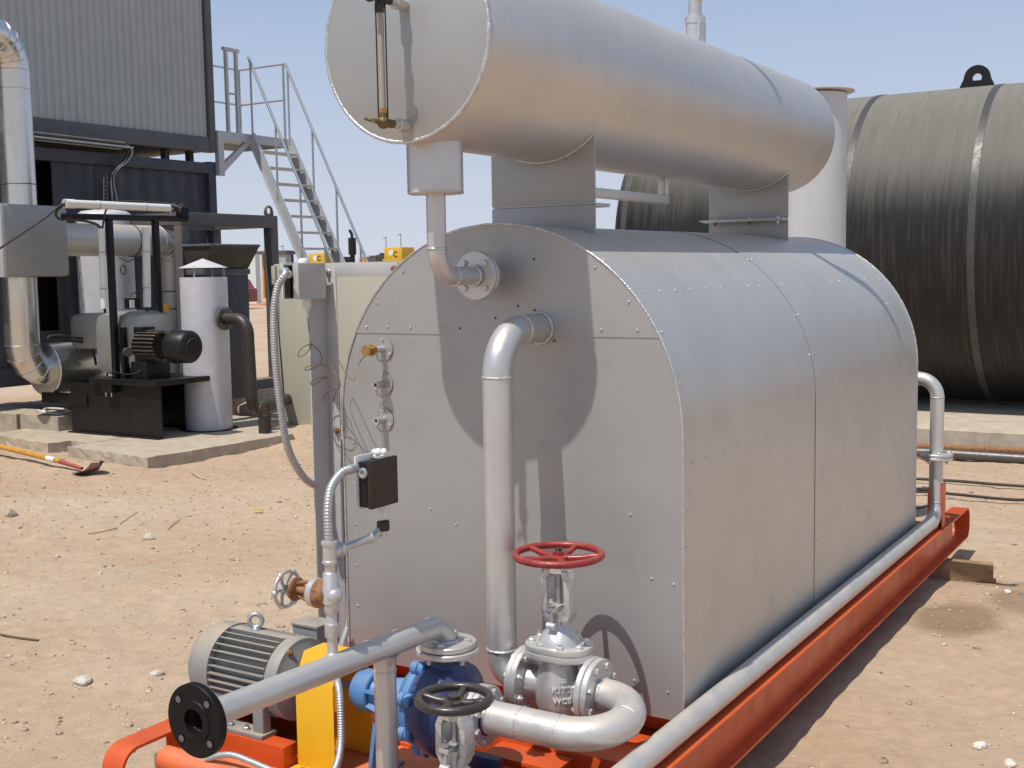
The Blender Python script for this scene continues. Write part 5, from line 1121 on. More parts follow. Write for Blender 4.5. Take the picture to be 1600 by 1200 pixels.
# ------------------------------------------------------------------ gantry frame, hopper box
def gantry():
    t = thing('open_gantry', 'dark grey open box frame with a dusty top beside the container', 'frame', (-9.6, 7.8, .0))
    x1, x0, y1, y0, z1, z0 = -9.2, -10.3, 8.60, 6.98, 2.40, .02
    for x in (x0, x1):
        for y in (y0, y1): m = M(); m.box(x - .07, x + .07, y - .07, y + .07, z0 + .141, z1 - .171); obj('post', m, FRAMEG, t, bev=.004)
        m = M(); m.box(x - .07, x + .07, y0 - .07, y1 + .07, z1 - .17, z1); obj('top_beam', m, FRAMEG, t, bev=.004)
        m = M(); m.box(x - .07, x + .07, y0 - .07, y1 + .07, z0, z0 + .14); obj('bottom_beam', m, FRAMEG, t, bev=.004)
    for y in (y0, y1):
        m = M(); m.box(x0 + .071, x1 - .071, y - .06, y + .06, z1 - .16, z1 - .006); obj('cross_beam', m, FRAMEG, t, bev=.004)
    m = M(); m.torus((x1, y1 - .03, z1 + .07), (1, 0, 0), .06, .018, 20, 8); m.box(x1 - .015, x1 + .015, y1 - .11, y1 - .075, z1, z1 + .07); m.box(x1 - .015, x1 + .015, y1 + .02, y1 + .05, z1, z1 + .07); obj('lifting_eye', m, FRAMEG, t)
    h = thing('hopper_box', 'dark grey steel box with flared hopper top inside the open frame', 'hopper', (-8.95, 7.2, .0))
    a, b, y0_, y1_ = -8.98, -8.7, 6.85, 7.62
    m = M(); m.box(a, b, y0_, y1_, .0, 1.60); obj('box_panel', m, mat('slate_blue_paint', (.055, .06, .078), .55, 0, .12, 4, .1, 60, dust=.25), h, bev=.006)
    m = M(); m.box(a - .02, b + .02, y0_ - .02, y1_ + .02, 1.601, 1.67); obj('rim', m, CONTF, h, bev=.004)
    lo = [(a, y0_), (b, y0_), (b, y1_), (a, y1_)]; hi = [(a - .02, y0_ - .06), (b + .2, y0_ - .06), (b + .2, y1_ + .02), (a - .02, y1_ + .02)]
    m = M(); vs = [(p_[0], p_[1], 1.671) for p_ in lo] + [(p_[0], p_[1], 1.96) for p_ in hi] + [(p_[0] + .01, p_[1] + .01, 1.672) for p_ in lo] + [(p_[0] * .998, p_[1] * .998, 1.965) for p_ in hi]
    m.add(vs[:8], [(0, 1, 5, 4), (1, 2, 6, 5), (2, 3, 7, 6), (3, 0, 4, 7), (0, 3, 2, 1)]); obj('hopper_sides', m, DARKM, h)
    m = M(); q_ = hi + [hi[0]]
    for i in range(4): m.cyl((q_[i][0], q_[i][1], 1.965), (q_[i + 1][0], q_[i + 1][1], 1.965), .016, 6)
    obj('hopper_lip', m, CONTF, h)
    # footing the frame stands on
    f = thing('frame_footing', 'low concrete footing under the dark open frame', 'concrete footing', (-9.5, 7.8, GZ))
    m = M(); m.box(-10.5, -9.0, 6.3, 8.95, -.36, .019); obj('footing_slab', m, CONC, f, bev=.012)
gantry()
# ------------------------------------------------------------------ slab and blocks
def roughen(o, cuts, amp, sc):
    bm = bmesh.new(); bm.from_mesh(o.data)
    for _ in range(cuts):
        es = [e for e in bm.edges if e.calc_length() > .09]
        if es: bmesh.ops.subdivide_edges(bm, edges=es, cuts=1, use_grid_fill=True)
    bmesh.ops.triangulate(bm, faces=bm.faces)
    for v in bm.verts:
        q_ = v.co / sc; n_ = v.normal
        k_ = mnoise.noise(q_ * 1.1) * 1.6 + mnoise.noise(q_ * 3.3) + random.uniform(-.25, .25)
        v.co += n_ * amp * k_
    for f in bm.faces: f.smooth = False
    bm.to_mesh(o.data); bm.free()
def slab():
    t = thing('concrete_slab', 'low concrete slab under the blower and pale cylinder', 'concrete slab', (-8.5, 5.5, GZ))
    pts = [(-6.75, 4.15), (-6.62, 6.1), (-7.6, 7.0), (-9.9, 7.2), (-9.9, 4.55), (-8.55, 4.36), (-8.5, 4.62), (-8.2, 4.60), (-8.15, 4.30)]
    m = M(); m.prism([(a, b, -.37) for a, b in pts], (0, 0, .19)); roughen(obj('slab_body', m, CONC, t), 6, .007, .09)
    # block course behind at the left
    g = 'concrete blocks laid along the slab'
    X_ = [at(0, 640, 'y', 5.05).x, at(44, 650, 'y', 5.05).x, at(110, 655, 'y', 5.05).x]
    for i, (x0_, x1_, lab) in enumerate(((-11.9, -10.82, 'farthest left concrete block under the large duct'), (-10.8, -10.02, 'second concrete block from the left, below the duct elbow'), (-10.0, -9.28, 'right-hand concrete block touching the black base'))):
        m = M(); m.box(x0_ + .01, x1_ - .01, 5.02 + i * .02, 5.5, -.36, -.02 + .005 * i); ob_ = obj('concrete_block', m, BLOCK, None, org=((x0_ + x1_) / 2, 5.2, GZ)); roughen(ob_, 4, .006, .08); tag(ob_, lab, 'block', g)
slab()
# ------------------------------------------------------------------ blower set
def blower():
    t = thing('equipment_plinth', 'black steel plinth box of the blower with open right side', 'plinth', (-8.4, 5.5, -.18))
    x0, x1, xr, y0, y1, z0, z1 = -9.12, -7.62, -7.62, 5.12, 5.92, -.182, .46
    m = M(); m.box(x0, x1, y0, y0 + .012, z0 + .02, z1 - .06); fp = obj('front_panel', m, BLK, t)
    m = M(); m.box(x0, x1, y1 - .012, y1, z0, z1 - .06); obj('rear_panel', m, BLK, t)
    m = M(); m.box(x0, x0 + .012, y0 + .013, y1 - .013, z0, z1 - .06); obj('end_panel', m, BLK, t)
    m = M(); m.box(x0, x1, y0 - .06, y0 + .012, z0, z0 + .019); obj('foot_angle', m, BLK, t)
    m = M(); m.box(x0 + .42, x1 + .01, y0 - .07, y1 + .02, z1 - .059, z1); obj('top_plate', m, MOTG if False else BLK, t, bev=.004)
    m = M(); m.box(x0 - .5, x0 + .3, y0 - .02, y0 + .06, z1 - .32, z1 - .2); obj('side_channel', m, BLK, t, bev=.004)
    SL = mat('slot_light', (.35, .33, .30), .8)
    for (a, b) in ((.86, .24), (.86, .12)): m = M(); m.box(x0 + a + .24, x0 + a + .34, y0 - .001, y0 + .0, z0 + b, z0 + b + .018); obj('slot', m, mat('painted_dark_interior', (0, 0, 0)), fp)  # flush near-black strips paint the shade inside the slots
    b = thing('blower_fan', 'silver sheet blower casing with rounded top left of the black motor', 'blower', (-8.9, 5.6, .46))
    a = at(150, 490, 'y', 5.3); q_ = at(221, 600, 'y', 5.3); zt = at(180, 487, 'y', 5.3).z
    m = M(); m.box(a.x, q_.x, 5.22, 5.86, .47, zt); obj('casing_body', m, DUCTM, b, bev=.17)
    p0 = at(105, 490, 'y', 5.34); p1 = at(150, 545, 'y', 5.34)
    m = M(); m.box(p0.x, a.x + .02, 5.34, 5.8, p1.z - .02, p0.z); obj('inlet_box', m, DUCTM, b, bev=.10)
    # fan motor pointing right, axis x
    k = thing('blower_motor', 'black finned electric motor on the blower top plate', 'motor', (-7.8, 5.4, .46))
    ym = 5.35; zc = at(262, 541, 'y', ym).z; xa = at(222, 540, 'y', ym).x; xb = at(304, 543, 'y', ym).x; R = .165
    m = M(); m.lathe((xa, ym, zc), (1, 0, 0), [(0, .10), (0, R - .01), (.30, R - .01)], 36); obj('stator_body', m, BLK, k)
    fm = M(); fm.box(0.02, .36, -.006, .006, R - .02, R + .012); fme = bpy.data.meshes.new('cooling_fin'); fme.from_pydata([tuple(v) for v in fm.v], [], fm.f); fme.materials.append(mat('dusty_black_fin', (.03, .026, .022), .6, 0, .2, 20, .1, 60, dust=.7))
    for i in range(24):
        o = bpy.data.objects.new('cooling_fin', fme); COL.objects.link(o); o.parent = k; o.location = Vector((xa, ym, zc)) - wl(k); o.rotation_euler = (i * 2 * PI / 24, 0, 0)
    m = M(); m.lathe((xb - .02, ym, zc), (-1, 0, 0), [(0, .08), (.0, .12), (.02, .155), (.05, .178), (.28, .186), (.29, .17)], 40); cw = obj('fan_cowl', m, BLK, k)
    for rr_ in (.05, .09): m = M(); m.torus((xb - .018, ym, zc), (1, 0, 0), rr_, .005, 28, 6); obj('grille_ring', m, RUBBER, cw)
    m = M(); m.box(xa - .14, xa - .10, ym - .18, ym + .18, .46, zc + .21); m.box(xa + .0, xa + .25, ym - .17, ym + .17, .46, zc - .17); m.box(xa - .1, xa + .12, ym - .09, ym + .09, zc + .15, zc + .21); obj('mounting_bracket', m, BLK, k, bev=.005)
    m = M(); m.lathe((xa - .45, ym, zc - .03), (1, 0, 0), [(0, .10), (.1, .10), (.1, .14), (.14, .14), (.14, .10), (.2, .10), (.2, .14), (.24, .14), (.24, .08), (.35, .07)], 28); obj('coupling', m, DARKM, k)
    m = M(); m.cyl((xa - .02, ym - .2, zc - .06), (xa + .03, ym - .22, zc - .06), .05, 16); obj('terminal_box', m, DARKM, k)
blower()
# ------------------------------------------------------------------ ducts
def depth(p): return (Vector(p) - CAM).dot(CF)
def prad(wpx, p): return wpx / 2 * depth(p) / 1851.4     # radius of a round thing wpx pixels wide standing at p
def duct_set():
    t = thing('insulated_duct', 'bright aluminium clad duct rising at the left edge into a silver box', 'duct', (-9.6, 4.9, 2.4))
    x = -9.6
    def X(px_, py_): return at(px_, py_, 'x', x)
    c = X(27, 250); r = prad(52, c); y = c.y
    zt = X(26, 62).z
    P, S = fillet([(x, y, X(26, 330).z), (x, y, zt), (x + .35, y - 1.2, zt + .02)], .36, 5)
    m = M(); m.tube(P, r, 40); o = obj('riser', m, DUCT, t, ang=24)
    for py_ in (288, 141): m = M(); m.torus((x, y, X(26, py_).z), (0, 0, 1), r + .002, .006, 48, 6); obj('joint_band', m, DARKM if py_ > 200 else DUCT, t)
    for i in range(1, 6): m = M(); m.torus(P[i], P[i + 1] - P[i - 1], r + .002, .007, 40, 6); obj('elbow_seam', m, DUCT, t)
    b = thing('silencer_box', 'matt silver rounded duct box at the left edge', 'duct box', (-9.5, 4.8, 1.6))
    xf = -9.25; q0 = at(-20, 322, 'x', xf); q1 = at(105, 322, 'x', xf); q2 = at(105, 432, 'x', xf)
    q6 = at(6, 322, 'x', xf)
    m = M(); m.box(xf - .68, xf, q6.y, q1.y, q2.z, q1.z - .0); obj('box_shell', m, DUCTM, b, bev=.05)
    m = M(); m.box(xf - .66, xf + .006, q6.y - .05, q6.y - .0, q2.z + .0, q1.z + .0); obj('end_flange', m, GREYP, b, bev=.01)
    d = thing('suction_duct', 'shiny aluminium duct dropping and turning right into the blower', 'duct', (-9.6, 5, .5))
    yl = X(33, 500).y; r2 = prad(52, X(33, 500)); ze = X(100, 574).z; y0 = X(68, 575).y; y1 = X(142, 575).y
    P, S = fillet([(x, yl, q2.z + .01), (x, yl, ze), (x, y0 + .1, ze)], .30, 4)
    m = M(); m.tube(P, r2, 40); obj('drop_duct', m, DUCT, d, ang=20)
    for i in range(1, 5): m = M(); m.torus(P[i], P[i + 1] - P[i - 1], r2 + .002, .006, 40, 6); obj('elbow_seam', m, DUCT, d)
    rd = .315
    m = M(); m.lathe((x, y0, ze), (0, 1, 0), [(0, r2), (.0, rd - .01), (.008, rd), (y1 - y0, rd), (y1 - y0 + .01, rd - .02)], 56); obj('collar_drum', m, DUCT, d)
    m = M(); m.torus((x, y1, ze), (0, 1, 0), rd + .002, .009, 48, 6); obj('rim_band', m, RUBBER, d)
    e = thing('cross_duct', 'dusty aluminium clad duct running level then turning down behind the motor', 'duct', (-9.6, 6.5, 2.0))
    pb = X(268, 377); r3 = prad(49, X(200, 377)); 
    P, S = fillet([(x, q1.y - .1, pb.z), (x, pb.y, pb.z), (x, pb.y, .0)], .25, 3)
    m = M(); m.tube(P, r3, 40); obj('level_duct', m, DUCTD, e, ang=18)
    for i in range(1, len(P) - 1): m = M(); m.torus(P[i], P[i + 1] - P[i - 1], r3 + .002, .006, 40, 6); obj('elbow_seam', m, DUCT, e)
    m = M(); m.torus((x, X(205, 377).y, pb.z), (0, 1, 0), r3 + .004, .008, 40, 6); obj('joint_band', m, RUBBER, e)
    for py_ in (455, 482): m = M(); m.torus((x, pb.y, X(268, py_).z), (0, 0, 1), r3 + .003, .007, 40, 6); obj('joint_band', m, RUBBER, e)
    g_ = X(184, 422); m = M(); m.torus((x + .1, g_.y, g_.z), (1, .3, 0), .055, .006, 24, 6); m.tube([(x + .16, X(206, 400).y, X(206, 400).z), (x + .12, g_.y + .07, g_.z + .1), (x + .1, g_.y - .06, g_.z + .15)], .006, 6); obj('wire_loop', m, RUBBER, e)
    g = thing('pale_tank', 'pale grey upright tank with domed top behind the level duct', 'tank', (-10.4, 6.6, -.3))
    c3 = at(165, 400, 'x', -10.4); R = prad(85, c3); zt = at(165, 328, 'x', -10.4).z
    m = M(); m.lathe((c3.x, c3.y, -.32), (0, 0, 1), [(0, R), (zt + .20, R), (zt + .26, R * .96), (zt + .30, R * .8), (zt + .32, R * .4), (zt + .32, 0)], 48); obj('tank_shell', m, CYLW, g, ang=50)
duct_set()
# ------------------------------------------------------------------ black cable mast with plastic conduits
def mast():
    x = -8.36; X = lambda a, b: at(a, b, 'x', x)
    t = thing('cable_mast', 'black square-tube frame carrying cables above the blower motor', 'frame', (x, 5.1, .3))
    for (a, p0, p1) in ((170, 344, 614), (242, 340, 535)):
        p_ = X(a, p0); q_ = X(a + 3, p1); m = M(); m.box(x - .032, x + .032, p_.y - .032, p_.y + .032, q_.z, p_.z); obj('post', m, BLK, t, bev=.004)
    a = X(98, 338); b = X(292, 342); m = M(); m.cyl((x, a.y, a.z), (x, b.y, b.z), .034, 16); obj('top_bar', m, BLK, t)
    c_ = X(174, 606); m = M(); m.box(x - .10, x + .07, 5.02, 5.12, c_.z - .05, c_.z + .04); obj('clamp', m, BLK, t, bev=.004)
    for dx in (-.06, .03): bolt(t, (x + dx, 5.05, c_.z - .05), (0, 0, -1), .012, .02, .03, SILV)
    g = 'white plastic conduits on the black cable frame'
    for (a_, b_, w_, lab) in (((101, 318), (264, 325), 13, 'level white plastic conduit along the top of the black cable frame'), ((158, 357), (163, 482), 10, 'left upright white conduit strapped to the black post'), ((228, 356), (230, 480), 12, 'right upright white conduit strapped to the black post')):
        p_ = at(a_[0], a_[1], 'x', x + .06); q_ = at(b_[0], b_[1], 'x', x + .06); r_ = prad(w_, p_)
        c = thing('plastic_conduit', lab, 'conduit', p_, g); m = M(); m.cyl(p_, q_, r_, 20); obj('conduit_tube', m, WHITEP, c)
        m = M(); m.cyl(p_, p_.lerp(q_, .08), r_ + .005, 20); obj('end_socket', m, WHITEP, c)
        for f_ in (.3, .75): z = p_.lerp(q_, f_); m = M(); m.torus(z, q_ - p_, r_ + .003, .006, 20, 6); m.cyl(z, z + Vector((-.06, .02, -.02)), .006, 6); obj('saddle_clip', m, STEEL, c)
    def cable(P, r_, lab, xx=None):
        pts = [at(a, b, 'x', xx if xx is not None else x + .06) for a, b in P]; m = M(); m.tube(smooth_pts(pts, 5), r_, 8); tag(obj('cable', m, RUBBER, None, org=pts[0]), lab, 'cable')
    cable([(-40, 418), (0, 388), (40, 361), (75, 337), (92, 322), (104, 317)], .011, 'thick black cable slanting across the silver box at the left edge')
    cable([(104, 318), (90, 328), (88, 338), (98, 343), (110, 340)], .013, 'short brown-black cable loop at the left end of the white conduit')
    cable([(100, 342), (130, 345), (150, 350), (157, 357)], .014, 'black cable sagging under the top bar to the left upright conduit')
    cable([(170, 322), (165, 330), (162, 345), (160, 357)], .010, 'black tie cable dropping from the level conduit')
    cable([(163, 480), (166, 505), (160, 525), (150, 532), (120, 528), (90, 524), (75, 528), (95, 532), (130, 535), (145, 550), (150, 570)], .015, 'black cable coiled on top of the round duct drum', -9.15)
    cable([(230, 480), (229, 500), (232, 515)], .018, 'thick black cable leaving the right upright conduit')
    cable([(180, 314), (220, 315), (258, 318), (275, 324), (285, 318)], .010, 'black cable lying along the top of the level conduit')
    cable([(178, 580), (195, 585), (215, 582), (224, 570), (226, 556)], .007, 'thin grey cable drooping under the blower motor', -8.0)
    cable([(250, 500), (253, 512), (252, 522)], .007, 'short black lead below the orange lamp')
    cable([(205, 460), (222, 452), (240, 448)], .006, 'thin black lead between the two black posts')
    p_ = X(258, 481); b = thing('beacon', 'small yellow and orange beacon fixed beside the black post', 'lamp', p_); m = M(); m.box(x - .03, x + .03, p_.y - .05, p_.y + .03, p_.z - .045, p_.z + .045); obj('beacon_body', m, mat('beacon_yellow', (.75, .42, .03), .5), b, bev=.006); m = M(); m.lathe((x, p_.y + .03, p_.z), (0, 1, 0), [(0, .03), (.03, .026), (.045, .012)], 16); obj('beacon_lens', m, mat('beacon_orange', (.75, .14, .02), .35), b)
    p_ = X(213, 474); b = thing('junction_box', 'small black junction box with white front between the posts', 'junction box', p_); m = M(); m.box(x - .12, x - .04, p_.y - .07, p_.y + .09, p_.z - .06, p_.z + .06); obj('box_body', m, BLK, b, bev=.005); m = M(); m.box(x - .039, x - .03, p_.y - .06, p_.y + .0, p_.z - .05, p_.z + .04); obj('box_label', m, WHITEP, b)
    p_ = X(283, 326); b = thing('cable_end_fittings', 'cluster of dusty cable ends and brackets at the right end of the bar', 'fittings', p_)
    for i in range(10):
        a = at(276 + random.uniform(-14, 10), 326 + random.uniform(-6, 8), 'x', x + random.uniform(-.04, .06)); e_ = a + Vector((random.uniform(-.05, .05), random.uniform(-.25, .1), random.uniform(-.08, .1))); m = M(); m.tube(smooth_pts([a, a.lerp(e_, .5) + Vector((0, 0, .04)), e_], 4), .010, 6); obj('cable_end', m, (RUBBER, STEEL, RUST, DARKM)[i % 4], b)
    m = M(); m.box(x - .05, x + .05, p_.y - .04, p_.y + .07, p_.z - .10, p_.z + .01); obj('bracket', m, BLK, b)
mast()
# ------------------------------------------------------------------ pale cylinder with rain cap, black drain pipe
def cylinder():
    y = 6.0; a = at(287, 550, 'y', y); b = at(359, 550, 'y', y); xc = (a.x + b.x) / 2; R = prad(72, at(319, 550, 'y', y)); zt = at(319, 433, 'y', y).z
    t = thing('vent_cylinder', 'pale scratched steel cylinder under a small conical rain cap', 'vent stack', (xc, y, -.18))
    m = M(); m.lathe((xc, y, -.18), (0, 0, 1), [(0, R), (zt + .18, R), (zt + .18, R - .01), (zt + .1, R - .01)], 56); obj('cylinder_shell', m, CYLW, t)
    m = M(); m.lathe((xc, y, -.181), (0, 0, 1), [(0, R + .06), (.012, R + .06), (.013, R)], 48); obj('base_ring', m, BLK, t)
    zc = at(319, 419, 'y', y).z; zp = at(319, 404, 'y', y).z
    m = M(); m.lathe((xc, y, zc), (0, 0, 1), [(0, R + .005), (.004, R + .01), (zp - zc, .004)], 40); obj('rain_cap', m, TANKW, t, ang=20)
    for k in range(4):
        an = .4 + k * PI / 2; m = M(); m.box(-.012, .012, -.004, .004, zt, zc + .02, Matrix.Translation((xc + (R - .02) * math.cos(an), y + (R - .02) * math.sin(an), 0))); obj('cap_strut', m, STEEL, t)
    p = thing('drain_pipe', 'black bitumen-coated pipe bending down from the pale cylinder', 'pipe', (xc + R, y, .5))
    P = [at(a_, b_, 'y', y) for a_, b_ in ((352, 498), (386, 500), (390, 640), (470, 650))]
    Pz = [Vector((v.x, y, v.z)) for v in P]; Pz[2].x = Pz[1].x + .03; Pz[3] = at(480, 656, 'y', 7.9); Pz[3].z = Pz[2].z - .03
    F_, S = fillet(Pz, .16, 10); m = M(); m.tube(F_, .068, 28); obj('pipe_run', m, PIPEB, p)
    flange(p, (xc + R + .05, y, Pz[0].z), (1, 0, 0), .13, .03, .06, MUDSTEEL, 6, .018, .8, .2)
    m = M(); c = at(413, 641, 'y', y); m.torus((c.x, y, c.z), (1, 0, .05), .078, .01, 24, 6); m.box(c.x - .05, c.x + .05, y - .05, y + .05, -.4, c.z - .06); obj('pipe_support', m, PIPEB, p)
cylinder()
# ------------------------------------------------------------------ cream cabinet
def cabinet():
    y = 7.17; a = at(433, 650, 'y', y); b = at(668, 640, 'y', y); z1 = at(500, 411, 'y', y).z
    t = thing('electrical_cabinet', 'tall cream metal cabinet standing behind the angle-iron post', 'cabinet', ((a.x + b.x) / 2, y + .3, GZ))
    m = M(); m.box(a.x + .02, b.x, y + .02, y + .6, GZ - .02, z1); obj('cabinet_body', m, CREAM, t, bev=.006)
    xm = a.x + .98
    for (x0, x1) in ((a.x + .1, xm - .004), (xm + .004, b.x - .02)):
        m = M(); m.box(x0, x1, y - .0, y + .0195, GZ + .03, z1 - .02); d = obj('cabinet_door', m, CREAM, t, bev=.004)
    m = M(); m.box(a.x - .0, a.x + .06, y - .015, y + .019, z1 - .25, z1 - .02); obj('hinge_cover', m, CREAM, t, bev=.006)
    m = M(); m.tube([(a.x + .07, y - .01, z1 - .2), (a.x + .09, y - .01, z1 - .9), (a.x + .13, y - .01, GZ + .4)], .008, 6); obj('cable', m, RUBBER, t)
cabinet()
# ------------------------------------------------------------------ shovel, rope
def shovel():
    t = thing('shovel', 'old shovel with yellow handle and red socket lying on the sand', 'shovel', at(150, 735, 'z', GZ))
    a = at(-60, 683, 'z', GZ + .16); b = at(95, 721, 'z', GZ + .09); c = at(128, 732, 'z', GZ + .05)
    m = M(); m.cyl(a, b, .026, 16); obj('handle', m, HANDLE, t)
    m = M(); m.cyl(b, c, .025, 16, .016); obj('socket', m, REDP, t)
    m = M(); q_ = a.lerp(b, .88); q2 = a.lerp(b, .95); m.cyl(q_, q2, .028, 16); obj('tape', m, WHITEP, t)
    ax = (c - b).normalized(); s_ = Vector((-ax.y, ax.x, 0)).normalized(); up = Vector((0, 0, 1)); vs = []; fs = []
    n, k_ = 8, 7
    for i in range(n + 1):
        f_ = i / n; wd = .13 * (1 - f_ ** 3) ** .5 if f_ > 0 else .12; wd = max(wd, .004)
        for j in range(k_):
            v_ = (j / (k_ - 1) - .5) * 2
            base = c + Vector((ax.x, ax.y, 0)) * (f_ * .30 - .01)
            vs.append(base + s_ * v_ * wd * (1 if f_ > .0 else .9) + up * (-.035 + .045 * v_ * v_ + .06 * f_ ** 2 + (.03 * v_)))
    for i in range(n):
        for j in range(k_ - 1): fs.append((i * k_ + j, i * k_ + j + 1, (i + 1) * k_ + j + 1, (i + 1) * k_ + j))
    nn = len(vs); vs += [v - Vector((0, 0, .004)) for v in vs]; fs += [tuple(i + nn for i in f[::-1]) for f in fs]
    m = M(); m.add(vs, fs); obj('blade', m, mat('rusty_blade', (.09, .035, .022), .7, .3, .3, 20, .3, 60, dust=.1), t)
    P = [at(a_, b_, 'z', -.0) for a_, b_ in ((60, 640), (80, 646), (110, 645), (100, 638), (72, 636), (66, 643), (95, 648), (112, 640))]
    for v in P: v.z = -.005
    P = [Vector((v.x, max(v.y, 5.1), v.z)) for v in [at(a_, b_, 'z', -.005) for a_, b_ in ((60, 641), (80, 646), (100, 645), (104, 640), (76, 638), (68, 642), (90, 647), (110, 642))]]
    m = M(); m.tube(smooth_pts(P, 5), .012, 6); tag(obj('rope', m, WHITEP, None, org=P[0]), 'loose loops of pale rope on the concrete blocks', 'rope')
shovel()
# ------------------------------------------------------------------ far plant on the horizon
def far():
    y = 60
    A = lambda a, b: at(a, b, 'y', y)
    g = 'yellow machines far behind the cabinet'
    for (p0, p1, p2, lab) in (((482, 396), (508, 408), 522, 'left far yellow machine housing, seen through the stair'), ((600, 387), (628, 404), 640, 'right far yellow machine housing, near the boiler edge')):
        a = A(*p0); b = A(*p1); t = thing('yellow_machine', lab, 'machine', (a.x, y, -.2), g)
        dxp = b.x - a.x
        m = M(); m.box(a.x, b.x, y, y + 1.4, b.z, a.z); hd = obj('housing', m, YMACH, t, bev=.03)
        m = M(); m.box(a.x - .3, b.x + .5, y + .1, y + 1.4, -.3, b.z - .15); obj('machine_body', m, DARKM, t)
        m = M(); m.box(a.x - .1, b.x + .1, y - .05, y + 1.5, b.z - .149, b.z - .001); obj('housing_sill', m, YMACH, t)
        text('marking', 'C', .55, .01, BLK, hd, ((a.x + b.x) / 2 + .2, y - .012, (a.z + b.z) / 2 - .1), (1, 0, 0), (0, 0, 1))
        m = M(); m.lathe(((a.x + b.x) / 2 - .15, y, a.z - .35), (0, -1, 0), [(0, .2), (.02, .2)], 16); obj('round_sticker', m, WHITEP, hd)
    a = A(545, 372); b = A(556, 408); t = thing('exhaust_stack', 'black exhaust stack standing among the far machines', 'exhaust', (a.x, y, 0))
    xc = (a.x + b.x) / 2; m = M(); m.cyl((xc, y, b.z - 1.6), (xc, y, a.z - .5), .17, 16); m.cyl((xc, y, A(550, 398).z), (xc, y, a.z), .27, 20); obj('silencer', m, BLK, t)
    m = M(); m.tube([(xc, y, a.z - .02), (xc, y, a.z + .25), (xc - .2, y, a.z + .55)], .1, 10); obj('tail_pipe', m, BLK, t)
    m = M(); m.box(xc - 3.4, xc + 3.3, y + 1, y + 3, -.4, b.z - .9); obj('engine_body', m, DARKM, t)
    for px_, pt, lab in ((603, 371, 'very thin distant pole left of the right yellow housing'), (626, 366, 'thinnest distant pole above the right yellow housing'), (442, 384, 'thin far lamp pole beside the grey far container')):
        a = at(px_, pt, 'y', 140); m = M(); m.cyl((a.x, 140, -.5), (a.x, 140, a.z), .09, 6, .05); m.cyl((a.x - .5, 140, a.z - .1), (a.x + .1, 140, a.z), .06, 6); tag(obj('distant_pole', m, MUDSTEEL, None, org=(a.x, 140, -.3)), lab, 'pole', 'poles on the horizon')
    # low cluttered silhouettes between
    for i, (px_, h_, w_, lab) in enumerate(((527, 404, 5, 'low dark engine part right of the left yellow housing'), (575, 402, 9, 'dusty engine block between the stack and the right housing'), (590, 398, 7, 'dark radiator just left of the right yellow housing'), (562, 404, 6, 'sandy coloured machine cover right of the exhaust stack'))):
        p_ = A(px_, h_); t = thing('engine_part', lab, 'machine', (p_.x, y + .5, -.2)); 
        m = M(); hw = w_ * .05
        m.box(p_.x - hw, p_.x + hw, y + .3, y + 1.6, -.4, p_.z); m.box(p_.x - hw * .5, p_.x + hw * .9, y + .4, y + 1.2, p_.z, p_.z + .12); obj('cover', m, (DARKM, MUDSTEEL, DARKM, HANDLE)[i], t, bev=.02)
    # workshop containers
    y = 62
    t = thing('site_container', 'grey far container behind the cabinet top', 'container', (A(440, 450).x, y, -.3))
    a = at(430, 396, 'y', y); b = at(450, 460, 'y', y); m = M(); m.box(a.x, b.x - .1, y, y + .6, -.4, a.z - .08); obj('container_wall', m, mat('pale_container', (.36, .37, .37), .6, 0, .05, 1, .05, 10), t); m = M(); m.box(a.x - .1, b.x + .0, y - .1, y + .7, a.z - .079, a.z + .2); obj('roof_edge', m, CONTF, t)
    t = thing('storage_rack', 'far open rack with yellow shelves behind the dark frame', 'rack', (at(407, 450, 'y', y).x, y, -.3))
    a = at(392, 396, 'y', y); b = at(428, 468, 'y', y)
    m = M(); m.box(a.x, b.x, y, y + 2.6, a.z - .1, a.z + .15); obj('roof', m, CONTF, t)
    m = M(); m.box(a.x, b.x, y + 2.2, y + 2.3, -.4, a.z - .11); obj('back_wall', m, DARKM, t)
    for f_ in (.32, .62): m = M(); m.box(a.x + 1.1, b.x - .2, y + .6, y + 1.6, -.3 + (a.z + .3) * f_, -.3 + (a.z + .3) * f_ + .16); obj('shelf', m, YMACH, t)
    for px_ in (404, 411): m = M(); xx = at(px_, 430, 'y', y).x; m.box(xx - .08, xx + .08, y + .5, y + .65, -.4, a.z - .1); obj('upright', m, HANDLE, t)
    for j in range(5): m = M(); xx = a.x + 1.2 + j * .32; m.box(xx, xx + .24, y + .7, y + 1.1, -.3 + (a.z + .3) * .62 + .161, -.3 + (a.z + .3) * .62 + random.uniform(.4, .9)); obj('stored_crate', m, (DARKM, MUDSTEEL, WHITEP, RUST, HANDLE)[j], t)
    # white cabin wall and a red car glimpsed beside the hopper
    y = 50; t = thing('white_cabin', 'white wall of a far cabin beside the hopper', 'cabin', (at(396, 450, 'y', y).x, y, -.3))
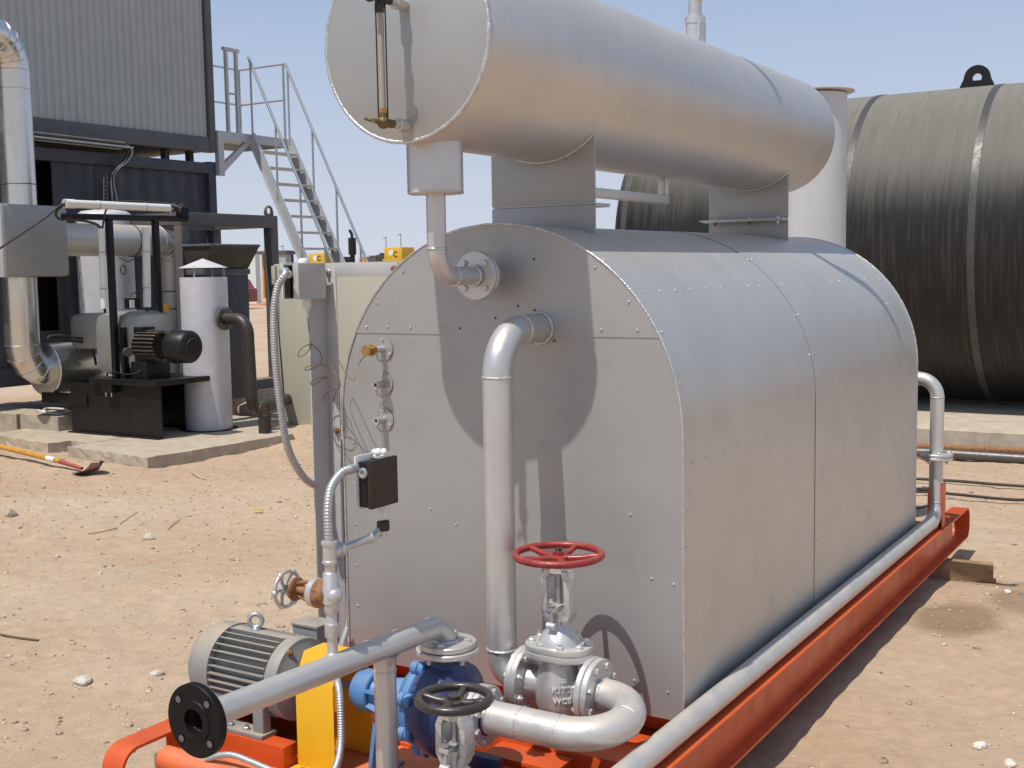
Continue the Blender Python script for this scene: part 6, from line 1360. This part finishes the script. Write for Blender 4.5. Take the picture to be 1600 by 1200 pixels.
    a = at(380, 398, 'y', y); b = at(401, 466, 'y', y); m = M(); m.box(a.x - 2, b.x, y, y + .4, -.4, a.z); obj('cabin_wall', m, mat('white_wall', (.62, .66, .62), .6, 0, .04, 1, .05, 10), t)
    y = 44; a = at(362, 437, 'y', y); b = at(371, 472, 'y', y); t = thing('red_car', 'red car partly hidden behind the slate box', 'car', ((a.x + b.x) / 2, y, -.3))
    h = a.z - (-.3); m = M(); pr = [(0, .25), (0, .62), (.12, .70), (.25, 1.0), (.75, 1.0), (.9, .72), (1, .68), (1, .25)]
    m.prism([(b.x - 2.2 * (1 - u_) - .0, y, -.3 + h * v_) for u_, v_ in pr], (0, 1.6, 0)); bd = obj('body', m, mat('car_red', (.20, .02, .02), .35, 0, .05, 3, 0, 10, coat=.5), t, bev=.05)
    m = M(); m.prism([(b.x - 2.2 * (1 - u_), y - .02, -.3 + h * v_) for u_, v_ in ((.28, .7), (.3, .93), (.72, .93), (.84, .7))], (0, .018, 0)); obj('window', m, BLK, t)
    for u_ in (.2, .8): m = M(); m.cyl((b.x - 2.2 * (1 - u_), y - .03, -.3 + h * .22), (b.x - 2.2 * (1 - u_), y + .2, -.3 + h * .22), h * .22, 20); obj('wheel', m, RUBBER, t)
    # spoil heaps
    for (px_, py_, s_, lab) in ((405, 478, .8, 'low reddish spoil heap far away beside the frame post'),):
        p_ = at(px_, py_, 'z', -.3); bm = bmesh.new(); bmesh.ops.create_icosphere(bm, subdivisions=4, radius=1)
        for v in bm.verts: v.co *= 1 + random.uniform(-.06, .06); v.co.z *= .35; v.co.x *= 2.2
        me = bpy.data.meshes.new('spoil_heap'); bm.to_mesh(me); bm.free(); me.materials.append(mat('red_earth', (.40, .19, .10), .95, 0, .2, 2, .5, 10)); o = link('spoil_heap', me, None, (p_.x, p_.y, -.35)); o.scale = (s_, s_, s_); tag(o, lab, 'heap')
far()
print('objects', len(bpy.data.objects), 'tris', sum(len(o.data.polygons) for o in bpy.data.objects if o.type == 'MESH'))
